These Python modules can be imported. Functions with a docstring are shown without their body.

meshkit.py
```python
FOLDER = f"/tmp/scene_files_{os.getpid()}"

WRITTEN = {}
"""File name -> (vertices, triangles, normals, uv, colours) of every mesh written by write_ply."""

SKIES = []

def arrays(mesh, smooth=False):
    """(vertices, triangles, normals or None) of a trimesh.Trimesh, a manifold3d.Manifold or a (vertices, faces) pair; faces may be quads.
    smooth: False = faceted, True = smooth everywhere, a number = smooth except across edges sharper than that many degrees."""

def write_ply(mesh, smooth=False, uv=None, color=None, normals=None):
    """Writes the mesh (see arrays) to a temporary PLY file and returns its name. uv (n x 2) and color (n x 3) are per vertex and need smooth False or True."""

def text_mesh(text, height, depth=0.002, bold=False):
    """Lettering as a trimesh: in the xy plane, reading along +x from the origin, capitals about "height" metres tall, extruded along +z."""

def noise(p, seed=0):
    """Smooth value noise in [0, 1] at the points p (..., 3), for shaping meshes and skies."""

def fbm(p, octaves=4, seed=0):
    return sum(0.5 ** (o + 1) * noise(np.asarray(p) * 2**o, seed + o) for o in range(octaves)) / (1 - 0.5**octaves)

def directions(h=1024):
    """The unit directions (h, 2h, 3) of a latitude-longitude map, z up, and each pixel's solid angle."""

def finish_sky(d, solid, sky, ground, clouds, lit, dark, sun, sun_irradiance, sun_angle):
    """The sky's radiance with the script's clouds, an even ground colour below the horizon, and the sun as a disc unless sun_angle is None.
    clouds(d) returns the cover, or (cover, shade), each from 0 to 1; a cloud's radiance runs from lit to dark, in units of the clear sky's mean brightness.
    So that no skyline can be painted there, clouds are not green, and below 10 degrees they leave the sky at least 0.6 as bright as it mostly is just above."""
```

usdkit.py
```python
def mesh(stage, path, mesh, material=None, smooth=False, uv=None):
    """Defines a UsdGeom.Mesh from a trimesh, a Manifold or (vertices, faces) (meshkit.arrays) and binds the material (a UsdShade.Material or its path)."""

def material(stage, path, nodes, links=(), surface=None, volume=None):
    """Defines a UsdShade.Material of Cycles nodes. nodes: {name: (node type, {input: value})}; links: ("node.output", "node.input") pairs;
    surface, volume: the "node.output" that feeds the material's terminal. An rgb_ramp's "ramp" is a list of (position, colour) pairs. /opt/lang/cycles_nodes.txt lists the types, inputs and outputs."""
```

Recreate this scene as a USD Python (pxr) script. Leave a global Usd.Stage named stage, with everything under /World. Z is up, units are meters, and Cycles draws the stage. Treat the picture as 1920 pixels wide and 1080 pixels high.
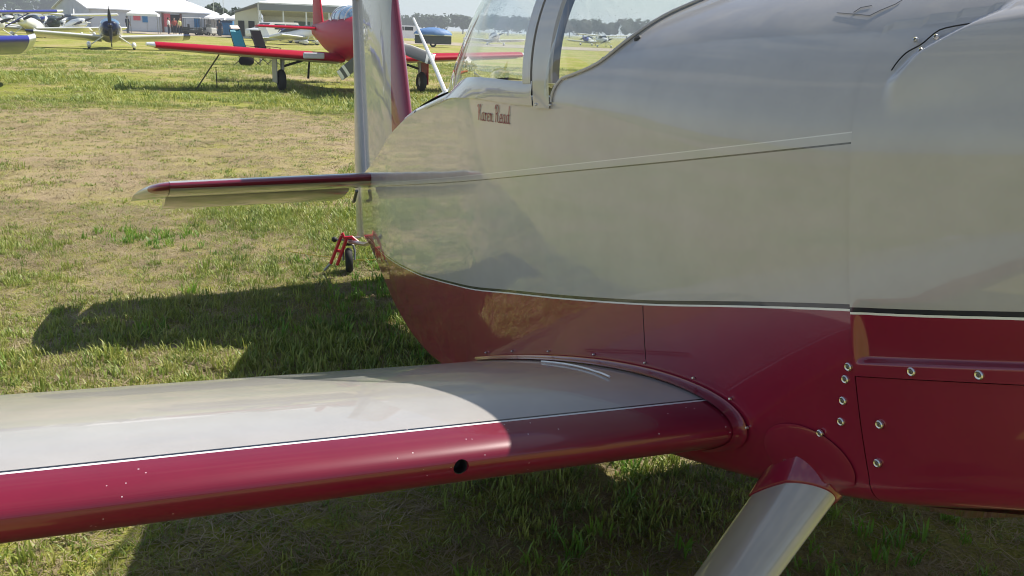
import math, random
import numpy as np, trimesh, manifold3d, shapely
import usdkit, meshkit
from scipy.interpolate import PchipInterpolator
from pxr import Gf, Sdf, Usd, UsdGeom, UsdLux, UsdShade, Vt

random.seed(7)
RNG = np.random.default_rng(7)
stage = Usd.Stage.CreateInMemory()
UsdGeom.SetStageUpAxis(stage, UsdGeom.Tokens.z)
UsdGeom.SetStageMetersPerUnit(stage, 1.0)
W = UsdGeom.Xform.Define(stage, '/World')
stage.SetDefaultPrim(W.GetPrim())
UsdGeom.Scope.Define(stage, '/World/Looks')

# ------------------------------------------------------------------ camera, sky, sun, exposure
FPX, TILT, ROLL, CAMH = 1654.4, math.radians(16.127), math.radians(2.235), 1.555
EXPOSURE = 0.52
HAZE = 0.0007
SKY_STRENGTH = 0.09
SUN_INTENSITY = 1.25
SUN_EL, SUN_AZ = math.radians(51.5), math.atan2(1.409, 1.067)

_fw = np.array([0, math.cos(TILT), -math.sin(TILT)])
_u0 = np.array([0, math.sin(TILT), math.cos(TILT)])
_r0 = np.array([1.0, 0, 0])
_rt = math.cos(ROLL) * _r0 + math.sin(ROLL) * _u0
_up = -math.sin(ROLL) * _r0 + math.cos(ROLL) * _u0
EYE = np.array([0, 0, CAMH])
cam = UsdGeom.Camera.Define(stage, '/World/camera')
m = Gf.Matrix4d(1)
for i, a in enumerate((_rt, _up, -_fw)):
    m.SetRow(i, Gf.Vec4d(*a, 0))
m.SetRow(3, Gf.Vec4d(*EYE, 1))
cam.AddTransformOp().Set(m)
cam.CreateHorizontalApertureAttr(36.0)
cam.CreateVerticalApertureAttr(20.25)
cam.CreateFocalLengthAttr(36.0 * FPX / 1920)
cam.CreateClippingRangeAttr(Gf.Vec2f(0.05, 5000))
cam.CreateExposureAttr(EXPOSURE)

dome = UsdLux.DomeLight.Define(stage, '/World/sky')
dome.CreateIntensityAttr(1.0)
dome.GetPrim().SetCustomDataByKey('kind', 'structure')
sky_m = usdkit.material(stage, '/World/Looks/sky_air', {
    'tc': ('texture_coordinate', {}),
    'sky': ('sky_texture', {'sky_type': 'single_scattering', 'sun_disc': False, 'sun_elevation': SUN_EL, 'sun_rotation': SUN_AZ,
                            'air_density': 1.0, 'aerosol_density': 0.3, 'ozone_density': 1.0}),
    'mp': ('mapping', {'scale': (1.0, 1.0, 6.5)}),
    'n': ('noise_texture', {'scale': 2.3, 'detail': 8.0, 'roughness': 0.56, 'distortion': 0.3}),
    'r': ('map_range', {'from_min': 0.5, 'from_max': 0.6, 'to_min': 0.0, 'to_max': 0.6, 'clamp': True}),
    'mx': ('mix_color', {'b': (5.2, 5.4, 5.8)}),
    'sz': ('separate_xyz', {}),
    'hz': ('map_range', {'from_min': 0.0, 'from_max': 0.20, 'to_min': 0.9, 'to_max': 0.0, 'clamp': True}),
    'mh': ('mix_color', {'b': (4.5, 5.4, 6.0)}),
    'bg': ('background_shader', {'strength': SKY_STRENGTH}),
}, [('tc.generated', 'mp.vector'), ('mp.vector', 'n.vector'), ('n.fac', 'r.value'), ('r.result', 'mx.fac'), ('sky.color', 'mx.a'),
    ('tc.generated', 'sz.vector'), ('sz.z', 'hz.value'), ('hz.result', 'mh.fac'), ('mx.result', 'mh.a'), ('mh.result', 'bg.color')], surface='bg.background')
UsdShade.MaterialBindingAPI.Apply(dome.GetPrim()).Bind(sky_m)

sun = UsdLux.DistantLight.Define(stage, '/World/sun')
sun.CreateNormalizeAttr(True)
sun.CreateIntensityAttr(SUN_INTENSITY)
sun.CreateAngleAttr(0.5)
sun.CreateColorAttr(Gf.Vec3f(1.0, 0.95, 0.86))
SUN = np.array([math.cos(SUN_EL) * math.sin(SUN_AZ), math.cos(SUN_EL) * math.cos(SUN_AZ), math.sin(SUN_EL)])
_x = np.cross([0, 0, 1.0], SUN); _x /= np.linalg.norm(_x)
_y = np.cross(SUN, _x)
m = Gf.Matrix4d(1)
for i, a in enumerate((_x, _y, SUN)):
    m.SetRow(i, Gf.Vec4d(*a, 0))
sun.AddTransformOp().Set(m)

# ------------------------------------------------------------------ helpers
NAMES = {}
def fresh(parent, name):
    k = (parent, name)
    NAMES[k] = NAMES.get(k, -1) + 1
    return f'{parent}/{name}' + (f'_{NAMES[k]:03d}' if NAMES[k] else '')

def tag(prim, label=None, cat=None, group=None, kind=None):
    prim = prim.GetPrim() if hasattr(prim, 'GetPrim') else prim
    for k, v in (('label', label), ('category', cat), ('group', group), ('kind', kind)):
        if v:
            prim.SetCustomDataByKey(k, v)
    return prim

def pathof(parent):
    return '/World' if parent is None else (parent if isinstance(parent, str) else str(parent.GetPath()))

def put(name, mesh, mat, parent=None, smooth=False, prim=None, label=None):
    """One Mesh prim. prim: {primvar: function(points)}."""
    path = fresh(pathof(parent), name)
    v, f, n = meshkit.arrays(mesh, smooth)
    me = UsdGeom.Mesh.Define(stage, path)
    me.CreatePointsAttr(Vt.Vec3fArray.FromNumpy(v.astype(np.float32)))
    me.CreateFaceVertexCountsAttr(Vt.IntArray.FromNumpy(np.full(len(f), 3, np.int32)))
    me.CreateFaceVertexIndicesAttr(Vt.IntArray.FromNumpy(f.astype(np.int32).ravel()))
    me.CreateSubdivisionSchemeAttr('none')
    if n is not None:
        me.CreateNormalsAttr(Vt.Vec3fArray.FromNumpy(n.astype(np.float32)))
        me.SetNormalsInterpolation('vertex')
    api = UsdGeom.PrimvarsAPI(me)
    for k, fn in (prim or {}).items():
        api.CreatePrimvar(k, Sdf.ValueTypeNames.FloatArray, 'vertex').Set(Vt.FloatArray.FromNumpy(np.asarray(fn(v), np.float32)))
    UsdShade.MaterialBindingAPI.Apply(me.GetPrim()).Bind(mat)
    if label:
        tag(me, label)
    return me.GetPrim()

def thing(name, label, cat, loc=(0, 0, 0), rotz=0.0, group=None, scale=None, matrix=None):
    x = UsdGeom.Xform.Define(stage, fresh('/World', name))
    if matrix is not None:
        x.AddTransformOp().Set(matrix)
    else:
        x.AddTranslateOp().Set(Gf.Vec3d(*map(float, loc)))
        x.AddRotateZOp().Set(math.degrees(rotz))
        if scale:
            x.AddScaleOp().Set(Gf.Vec3f(*([scale] * 3 if np.ndim(scale) == 0 else scale)))
    return tag(x, label, cat, group)

def dup(root, label, loc, rotz=0.0, group=None, scale=None, cat=None, name=None):
    was = root.GetCustomData()
    r = thing(name or root.GetName().rstrip('0123456789').rstrip('_'), label, cat or was['category'], loc, rotz, group or was.get('group'), scale)
    r.GetReferences().AddInternalReference(root.GetPath())
    r.SetInstanceable(True)
    return r

def at(u, v, d):
    """World point seen at pixel (u, v) of the 1920 x 1080 photograph, d metres ahead of the camera."""
    r = _fw + _rt * (u - 960) / FPX + _up * (540 - v) / FPX
    return EYE + r * d / r[1]

def grid(P, flip=False):
    P = np.asarray(P, float)
    a, b = P.shape[:2]
    i = np.arange(a * b).reshape(a, b)
    q = np.stack([i[:-1, :-1], i[1:, :-1], i[1:, 1:], i[:-1, 1:]], -1).reshape(-1, 4)
    if flip:
        q = q[:, ::-1]
    f = np.vstack([q[:, [0, 1, 2]], q[:, [0, 2, 3]]])
    return trimesh.Trimesh(P.reshape(-1, 3), f, process=False)

def loft(rings, closed=True, caps=True):
    """rings: (n, k, 3) closed cross-sections."""
    R = np.asarray(rings, float)
    if closed:
        R = np.concatenate([R, R[:, :1]], 1)
    g = grid(R)
    parts = [g]
    if caps:
        for ring, s in ((R[0, :-1], 1), (R[-1, :-1], -1)):
            c = ring.mean(0)
            k = len(ring)
            v = np.vstack([ring, c])
            f = np.array([[j, (j + 1) % k, k] for j in range(k)])
            parts.append(trimesh.Trimesh(v, f if s > 0 else f[:, ::-1], process=False))
    mm = trimesh.util.concatenate(parts)
    mm.merge_vertices()
    mm.fix_normals()
    return mm

def tube(pts, r, k=8, caps=True):
    pts = np.asarray(pts, float)
    r = np.broadcast_to(r, len(pts))
    t = np.gradient(pts, axis=0)
    t /= np.linalg.norm(t, axis=1, keepdims=True)
    ref = np.array([0, 0, 1.0]) if abs(t[0][2]) < .9 else np.array([1.0, 0, 0])
    rings = []
    for p, d, rr in zip(pts, t, r):
        a = np.cross(d, ref); a /= np.linalg.norm(a)
        b = np.cross(d, a)
        ang = np.linspace(0, 2 * np.pi, k, endpoint=False)
        rings.append(p + rr * (np.cos(ang)[:, None] * a + np.sin(ang)[:, None] * b))
    return loft(rings, True, caps)

def box(size, loc=(0, 0, 0), bev=0.0):
    size = np.asarray(size, float)
    if bev:
        s = [np.array(c) * (size / 2 - bev) for c in np.ndindex(2, 2, 2)]
        pts = []
        for c in np.ndindex(2, 2, 2):
            sg = np.array(c) * 2 - 1
            for ax in range(3):
                q = sg * (size / 2 - bev)
                q[ax] = sg[ax] * size[ax] / 2
                pts.append(q)
        b = trimesh.convex.convex_hull(np.array(pts))
    else:
        b = trimesh.creation.box(size)
    b.apply_translation(loc)
    return b

def cat_(*ms):
    return trimesh.util.concatenate([x for x in ms])

def naca(n=60, t=0.135, m_=0.0, chord=1.0):
    """Closed airfoil outline, upper from TE to LE then lower to TE; 230-type mean line if m_ == 230."""
    b = np.linspace(0, np.pi, n)
    x = (1 - np.cos(b)) / 2
    yt = 5 * t * (0.2969 * np.sqrt(x) - 0.1260 * x - 0.3516 * x**2 + 0.2843 * x**3 - 0.1036 * x**4)
    if m_ == 230:
        r, k1 = 0.2025, 15.957
        yc = np.where(x < r, k1 / 6 * (x**3 - 3 * r * x**2 + r * r * (3 - r) * x), k1 * r**3 / 6 * (1 - x))
    else:
        yc = m_ * 4 * x * (1 - x)
    up = np.stack([x, yc + yt], 1)[::-1]
    lo = np.stack([x, yc - yt], 1)[1:]
    return np.vstack([up, lo]) * chord

# ------------------------------------------------------------------ materials
def L(name):
    return '/World/Looks/' + name

def plain(name, col, rough=0.5, metal=0.0, coat=0.0, bump=0.0, bscale=30.0, var=0.0, vscale=5.0, spec=0.5):
    nodes = {'p': ('principled_bsdf', {'base_color': col, 'roughness': rough, 'metallic': metal, 'coat_weight': coat, 'coat_roughness': 0.03, 'specular_ior_level': spec}),
             'g': ('geometry', {})}
    links = []
    if var:
        nodes['n'] = ('noise_texture', {'scale': vscale, 'detail': 5.0})
        nodes['mr'] = ('map_range', {'from_min': 0.3, 'from_max': 0.7, 'to_min': 1 - var, 'to_max': 1 + var, 'clamp': True})
        nodes['c'] = ('mix_color', {'blend_type': 'multiply', 'fac': 1.0, 'a': col})
        links += [('g.position', 'n.vector'), ('n.fac', 'mr.value'), ('mr.result', 'c.b'), ('c.result', 'p.base_color')]
    if bump:
        nodes['nb'] = ('noise_texture', {'scale': bscale, 'detail': 4.0})
        nodes['b'] = ('bump', {'strength': 1.0, 'distance': bump})
        links += [('g.position', 'nb.vector'), ('nb.fac', 'b.height'), ('b.normal', 'p.normal')]
    return usdkit.material(stage, L(name), nodes, links, surface='p.BSDF')

CREAM = (0.40, 0.375, 0.352)
MAROON = (0.18, 0.006, 0.024)
BLACK = (0.012, 0.012, 0.016)
WHITE = (0.78, 0.77, 0.74)

def paint(name, stops=None, span=0.04, base=CREAM, pin=False, specks=False, wave=0.0011, coat=1.0, rough=0.32):
    """Gloss aircraft paint; 'sd' picks the colour along the stripe: stops = [(metres, colour) ...] steps."""
    nodes = {'g': ('geometry', {}),
             'p': ('principled_bsdf', {'roughness': rough, 'coat_weight': coat, 'coat_roughness': 0.035, 'coat_ior': 1.55, 'specular_ior_level': 0.4}),
             'nb': ('noise_texture', {'scale': 5.5, 'detail': 2.0, 'roughness': 0.4}),
             'b': ('bump', {'strength': 1.0, 'distance': wave}),
             'nd': ('noise_texture', {'scale': 9.0, 'detail': 6.0, 'roughness': 0.65}),
             'md': ('map_range', {'from_min': 0.33, 'from_max': 0.72, 'to_min': 0.91, 'to_max': 1.03, 'clamp': True}),
             'cd': ('mix_color', {'blend_type': 'multiply', 'fac': 1.0, 'a': base})}
    links = [('g.position', 'nb.vector'), ('nb.fac', 'b.height'), ('b.normal', 'p.normal'), ('b.normal', 'p.coat_normal'),
             ('g.position', 'nd.vector'), ('nd.fac', 'md.value'), ('md.result', 'cd.b')]
    last = None
    if stops:
        tab = []
        for k, (pos, c) in enumerate(stops):
            t = (pos + span) / (2 * span)
            tab += [(max(t, 0), c)]
        nodes['sd'] = ('attribute', {'attribute': 'sd'})
        nodes['ms'] = ('map_range', {'from_min': -span, 'from_max': span, 'to_min': 0.0, 'to_max': 1.0, 'clamp': True})
        nodes['rs'] = ('rgb_ramp', {'ramp': tab, 'interpolate': False})
        links += [('sd.fac', 'ms.value'), ('ms.result', 'rs.fac'), ('rs.color', 'cd.a')]
    out = 'cd.result'
    if pin:
        nodes['s2'] = ('attribute', {'attribute': 'sd2'})
        nodes['m2'] = ('map_range', {'from_min': -0.02, 'from_max': 0.02, 'to_min': 0.0, 'to_max': 1.0, 'clamp': True})
        nodes['r2'] = ('rgb_ramp', {'ramp': [(0, (0, 0, 0)), (0.5, (1, 0, 0)), (0.57, (0, .10, 0)), (0.90, (0, .55, 0)), (0.945, (0, 0, 0)), (1, (0, 0, 0))], 'interpolate': False})
        nodes['x2'] = ('separate_xyz', {})
        nodes['d2'] = ('mix_color', {'b': (0.07, 0.065, 0.06)})
        nodes['w2'] = ('mix_color', {'b': (0.80, 0.79, 0.77)})
        links += [('s2.fac', 'm2.value'), ('m2.result', 'r2.fac'), ('r2.color', 'x2.vector'), ('x2.x', 'd2.fac'), (out, 'd2.a'), ('x2.y', 'w2.fac'), ('d2.result', 'w2.a')]
        out = 'w2.result'
    if specks:
        nodes['v'] = ('voronoi_texture', {'scale': 62.0, 'feature': 'f1'})
        nodes['lv'] = ('math', {'math_type': 'less_than', 'value2': 0.082})
        nodes['n3'] = ('noise_texture', {'scale': 5.0, 'detail': 3.0})
        nodes['g3'] = ('math', {'math_type': 'greater_than', 'value2': 0.53})
        nodes['m3'] = ('math', {'math_type': 'multiply'})
        nodes['k3'] = ('mix_color', {'b': (0.50, 0.36, 0.38)})
        links += [('g.position', 'v.vector'), ('v.distance', 'lv.value1'), ('g.position', 'n3.vector'), ('n3.fac', 'g3.value1'), ('lv.value', 'm3.value1'), ('g3.value', 'm3.value2'),
                  ('m3.value', 'k3.fac'), (out, 'k3.a')]
        out = 'k3.result'
    links.append((out, 'p.base_color'))
    return usdkit.material(stage, L(name), nodes, links, surface='p.BSDF')

M_HULL = paint('hull_paint', [(-1, MAROON), (0.0, WHITE), (0.0036, BLACK), (0.0108, CREAM)], pin=True)
M_WING = paint('wing_paint', [(-1, MAROON), (0.0, WHITE), (0.0048, BLACK), (0.0100, CREAM)], specks=True, wave=0.0007, coat=0.55)
M_TAIL = paint('tail_paint', [(-1, MAROON), (0.0, CREAM)], span=0.05, wave=0.0016)
M_CREAM = paint('cream_paint')
M_MAROON = paint('maroon_paint', base=MAROON, wave=0.0006)
M_DARK = plain('dark_cockpit', (0.03, 0.03, 0.032), 0.7)
M_SEAL = plain('black_rubber', (0.012, 0.012, 0.012), 0.6)
M_TYRE = plain('tyre_rubber', (0.018, 0.018, 0.018), 0.75, var=0.3, vscale=40)
M_STEEL = plain('steel', (0.55, 0.54, 0.52), 0.3, 1.0)
M_DULL = plain('dull_metal', (0.33, 0.33, 0.33), 0.5, 0.8)
M_SCREW = plain('stainless_screw', (0.72, 0.71, 0.68), 0.28, 1.0)
M_SCREWD = plain('screw_recess', (0.16, 0.15, 0.14), 0.45, 0.6)
M_WHITEP = plain('white_paint', (0.78, 0.78, 0.77), 0.3, 0, 0.4)
M_LETTER = plain('letter_film', (0.30, 0.035, 0.05), 0.5)
M_RED = plain('red_anodised', (0.55, 0.01, 0.03), 0.35, 0.0, 0.3)
M_SEAT = plain('seat_cloth', (0.10, 0.09, 0.085), 0.9, bump=0.002, bscale=200)

def pane(name, tint, refl=1.0):
    return usdkit.material(stage, L(name), {
        'tr': ('transparent_bsdf', {'color': tint}), 'gl': ('glossy_bsdf', {'roughness': 0.02, 'color': (0.95 * refl,) * 3}),
        'lw': ('layer_weight', {'blend': 0.5}), 'pw': ('math', {'math_type': 'power', 'value2': 4.0}), 'fr': ('math', {'math_type': 'multiply_add', 'value2': 0.85, 'value3': 0.09}), 'mx': ('mix_closure', {})},
        [('lw.facing', 'pw.value1'), ('pw.value', 'fr.value1'), ('fr.value', 'mx.fac'), ('tr.BSDF', 'mx.closure1'), ('gl.BSDF', 'mx.closure2')], surface='mx.closure')
M_GLASS = pane('canopy_acrylic', (0.965, 0.985, 0.97))

# ------------------------------------------------------------------ ground
def ground_material():
    nodes = {
        'g': ('geometry', {}),
        'n1': ('noise_texture', {'scale': 0.42, 'detail': 4.0, 'roughness': 0.6, 'distortion': 0.4}),
        'n2': ('noise_texture', {'scale': 3.2, 'detail': 7.0, 'roughness': 0.7}),
        'n3': ('noise_texture', {'scale': 60.0, 'detail': 4.0, 'roughness': 0.75}),
        'a1': ('math', {'math_type': 'multiply', 'value2': 0.55}),
        'a2': ('math', {'math_type': 'multiply_add', 'value2': 0.45}),
        'gs': ('separate_xyz', {}), 'bd': ('rgb_ramp', {'ramp': [(0.0, (.5, .5, .5)), (.15, (.5, .5, .5)), (.22, (.60, .6, .6)), (.33, (.60, .6, .6)), (.40, (.40, .4, .4)), (.50, (.42, .42, .42)), (.60, (.56, .56, .56)), (.78, (.46, .46, .46)), (1, (.48, .48, .48))]}),
        'yy': ('math', {'math_type': 'multiply_add', 'value2': 0.022}), 'a3': ('math', {'math_type': 'add'}), 'a4': ('math', {'math_type': 'subtract', 'value2': 0.5}),
        'nw': ('noise_texture', {'scale': 0.25, 'detail': 3.0}), 'nm': ('math', {'math_type': 'multiply_add', 'value2': 0.12, 'value3': -0.06}),
        'r': ('rgb_ramp', {'ramp': [(0.33, (0.19, 0.23, 0.030)), (0.46, (0.29, 0.295, 0.06)), (0.54, (0.37, 0.315, 0.13)), (0.66, (0.40, 0.305, 0.19))]}),
        'm3': ('map_range', {'from_min': 0.3, 'from_max': 0.7, 'to_min': 0.6, 'to_max': 1.35}),
        'c': ('mix_color', {'blend_type': 'multiply', 'fac': 1.0}),
        'b': ('bump', {'strength': 1.0, 'distance': 0.02}),
        'p': ('principled_bsdf', {'roughness': 0.95, 'specular_ior_level': 0.1}),
    }
    links = [('g.position', 'n1.vector'), ('g.position', 'n2.vector'), ('g.position', 'n3.vector'), ('n1.fac', 'a1.value1'), ('n2.fac', 'a2.value1'), ('a1.value', 'a2.value3'),
             ('g.position', 'gs.vector'), ('g.position', 'nw.vector'), ('nw.fac', 'nm.value1'), ('gs.y', 'yy.value1'), ('nm.value', 'yy.value3'), ('yy.value', 'bd.fac'), ('a2.value', 'a3.value1'), ('bd.color', 'a3.value2'), ('a3.value', 'a4.value1'), ('a4.value', 'r.fac'), ('r.color', 'c.a'), ('n3.fac', 'm3.value'), ('m3.result', 'c.b'), ('c.result', 'p.base_color'), ('n3.fac', 'b.height'), ('b.normal', 'p.normal')]
    return usdkit.material(stage, L('turf'), nodes, links, surface='p.BSDF')
M_TURF = ground_material()
xs = np.concatenate([-np.geomspace(1500, 12, 14), np.linspace(-10, 10, 41), np.geomspace(12, 1500, 14)])
ys = np.concatenate([-np.geomspace(1500, 6, 14), np.linspace(-5, 25, 61), np.geomspace(27, 2500, 16)])
GX, GY = np.meshgrid(xs, ys, indexing='ij')
def gz(x, y):
    p = np.stack([np.asarray(x) * 0.9, np.asarray(y) * 0.9, np.zeros_like(np.asarray(x, float))], -1)
    return (meshkit.fbm(p, 2, 3) - 0.5) * 0.03
GZ = gz(GX, GY)
GZ[(np.abs(GX) > 10) | (GY > 25) | (GY < -5)] = 0
tag(put('ground', grid(np.stack([GX, GY, GZ], -1)), M_TURF, smooth=True), kind='structure')

# ------------------------------------------------------------------ grass
def grass_mat(name, ramp, trans=0.30, rough=0.5):
    return usdkit.material(stage, L(name), {
        'g': ('geometry', {}), 'oi': ('object_info', {}),
        'n1': ('noise_texture', {'scale': 0.8, 'detail': 3.0}), 'wn': ('math', {'math_type': 'multiply_add', 'value2': 0.45}),
        'a': ('math', {'math_type': 'multiply', 'value2': 0.55}),
        'r': ('rgb_ramp', {'ramp': ramp}),
        'p': ('principled_bsdf', {'roughness': rough, 'specular_ior_level': 0.6}), 't': ('translucent_bsdf', {}), 'mx': ('mix_closure', {'fac': trans})},
        [('g.position', 'n1.vector'), ('n1.fac', 'a.value1'), ('oi.random', 'wn.value1'), ('a.value', 'wn.value3'), ('wn.value', 'r.fac'), ('r.color', 'p.base_color'), ('r.color', 't.color'),
         ('p.BSDF', 'mx.closure1'), ('t.BSDF', 'mx.closure2')], surface='mx.closure')
M_GRASS = grass_mat('grass_blades', [(0.2, (0.11, 0.17, 0.03)), (0.42, (0.23, 0.30, 0.045)), (0.62, (0.35, 0.38, 0.075)), (0.85, (0.40, 0.34, 0.13))])
M_STRAW = grass_mat('dry_grass', [(0.2, (0.20, 0.155, 0.08)), (0.5, (0.35, 0.275, 0.155)), (0.8, (0.50, 0.41, 0.26))], 0.2, 0.8)

M_LUSH = grass_mat('lush_blades', [(0.2, (0.09, 0.22, 0.018)), (0.5, (0.17, 0.32, 0.03)), (0.8, (0.28, 0.38, 0.05))], .4, .45)
def clump(n, rad, h0, h1, w, lean, rng):
    V, F = [], []
    for _ in range(n):
        a, rr = rng.uniform(0, 2 * np.pi), rad * math.sqrt(rng.uniform())
        b = np.array([rr * math.cos(a), rr * math.sin(a), -.004])
        az = rng.uniform(0, 2 * np.pi)
        d = np.array([math.cos(az), math.sin(az), 0]); s = np.array([-d[1], d[0], 0])
        h, ln, ww = rng.uniform(h0, h1), rng.uniform(.2, 1.0) * lean, w * rng.uniform(.6, 1.3)
        k = len(V)
        for t, wd in ((0, .7), (.4, 1), (.75, .7)):
            c = b + d * h * ln * t ** 1.8 + np.array([0, 0, h * (t - .35 * ln * t * t)])
            V += [c - s * ww * wd / 2, c + s * ww * wd / 2]
        V.append(b + d * h * ln * 1.05 + np.array([0, 0, h * (1 - .42 * ln)]))
        F += [[k, k + 1, k + 3], [k, k + 3, k + 2], [k + 2, k + 3, k + 5], [k + 2, k + 5, k + 4], [k + 4, k + 5, k + 6]]
    return trimesh.Trimesh(np.array(V), np.array(F), process=False)

def scatter(name, label, cat, protos, mat, P, S, R):
    pi = UsdGeom.PointInstancer.Define(stage, fresh('/World', name))
    paths = []
    for k, g in enumerate(protos):
        pr = put('tuft', g, mat, pi.GetPrim())
        paths.append(pr.GetPath())
    pi.CreatePrototypesRel().SetTargets(paths)
    n = len(P)
    pi.CreateProtoIndicesAttr(Vt.IntArray.FromNumpy(R.integers(0, len(protos), n).astype(np.int32)))
    pi.CreatePositionsAttr(Vt.Vec3fArray.FromNumpy(P.astype(np.float32)))
    pi.CreateScalesAttr(Vt.Vec3fArray.FromNumpy(S.astype(np.float32)))
    a = R.uniform(0, 2 * np.pi, n)
    q = np.zeros((n, 4)); q[:, 2] = np.sin(a / 2); q[:, 3] = np.cos(a / 2)
    pi.CreateOrientationsAttr(Vt.QuathArray.FromNumpy(q.astype(np.float16)))
    return tag(pi, label, cat, kind='stuff')

def frustum_points(R, d0, d1, dens, margin=0.5):
    """Points on the ground seen by the camera between two distances, and a little beyond the frame."""
    area = 0.5 * 1.19 * (d1 ** 2 - d0 ** 2) + 2 * margin * (d1 - d0)
    n = int(area * dens)
    d = np.sqrt(R.uniform(d0 ** 2, d1 ** 2, n))
    x = R.uniform(-1, 1, n) * (0.60 * d + margin)
    return np.stack([x, d], 1)
def patch(xy, seed, s):
    return meshkit.fbm(np.stack([xy[:, 0] * s, xy[:, 1] * s, np.zeros(len(xy))], 1), 4, seed)
R1 = np.random.default_rng(11)
def worn(xy):
    """the worn dry strip across the field and the greener strips beyond it"""
    wob = (patch(xy, 17, .22) - .5) * 3
    return np.interp(xy[:, 1] + wob, [0, 7.5, 9.5, 15.5, 17.5, 22, 26, 33, 42], [0, 0, -.14, -.15, .10, .10, -.05, .02, .02])
for nm, lab, d0, d1, dg, ds, sc in (('grass', 'short green grass blades and dry clippings near the camera', 1.2, 7.5, 520, 420, 1.0), ('meadow_grass', 'mown patchy grass of the middle distance', 7.5, 17, 130, 80, 1.5), ('far_grass', 'thin tufts of the far airfield grass', 17, 42, 22, 9, 2.4)):
    gp = [clump(16, .055, .025, .06, .0042, .9, R1) for _ in range(6)] + [clump(20, .06, .035, .085, .006, .8, R1) for _ in range(2)]
    xy = frustum_points(R1, d0, d1, dg)
    gk = patch(xy, 5, .55) + worn(xy)
    keep = R1.uniform(size=len(xy)) < np.clip((gk - .34) / .2, .25, 1.0)
    xy = xy[keep]; gk = gk[keep]
    s = sc * R1.uniform(.6, 1.25, len(xy)) * np.clip(.45 + (gk - .36) * 2.6, .45, 1.3)
    Pz = np.column_stack([xy, gz(xy[:, 0], xy[:, 1])])
    scatter(nm, lab, 'grass', gp, M_GRASS, Pz, np.column_stack([np.maximum(s, .8 * sc), np.maximum(s, .8 * sc), s / sc ** .35]), R1)
    sp = [clump(18, .07, .02, .06, .0032, 2.2, R1) for _ in range(5)]
    xy = frustum_points(R1, d0, d1, ds)
    s = sc * R1.uniform(.6, 1.3, len(xy))
    Pz = np.column_stack([xy, gz(xy[:, 0], xy[:, 1])])
    scatter('dry_' + nm, lab.replace('green grass blades and dry clippings', 'straw coloured dry grass').replace('mown patchy', 'dry straw among the') .replace('thin tufts', 'dry tufts'), 'grass', sp, M_STRAW, Pz, np.column_stack([s, s, s * .5 / sc ** .35]), R1)

tp_ = [clump(13, .035, .05, .11, .0075, .75, R1) for _ in range(5)]
xy = frustum_points(R1, 1.3, 6.5, 60)
tk = patch(xy, 9, 1.1)
xy = xy[tk > .56]
scatter('lush_grass', 'broad bright green grass tufts growing nearest the camera', 'grass', tp_, M_LUSH, np.column_stack([xy, gz(xy[:, 0], xy[:, 1])]), R1.uniform(.55, 1.1, (len(xy), 1)) * np.ones(3), R1)
# ------------------------------------------------------------------ road
M_ROAD = plain('pale_track', (0.36, 0.30, 0.22), 0.95, var=0.2, vscale=0.4)
tag(put('track', grid(np.array([[(x, y + (x + 20) * .10, .02) for y in (96, 104, 112, 120)] for x in np.linspace(-90, 120, 22)])), M_ROAD), kind='structure')

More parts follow.
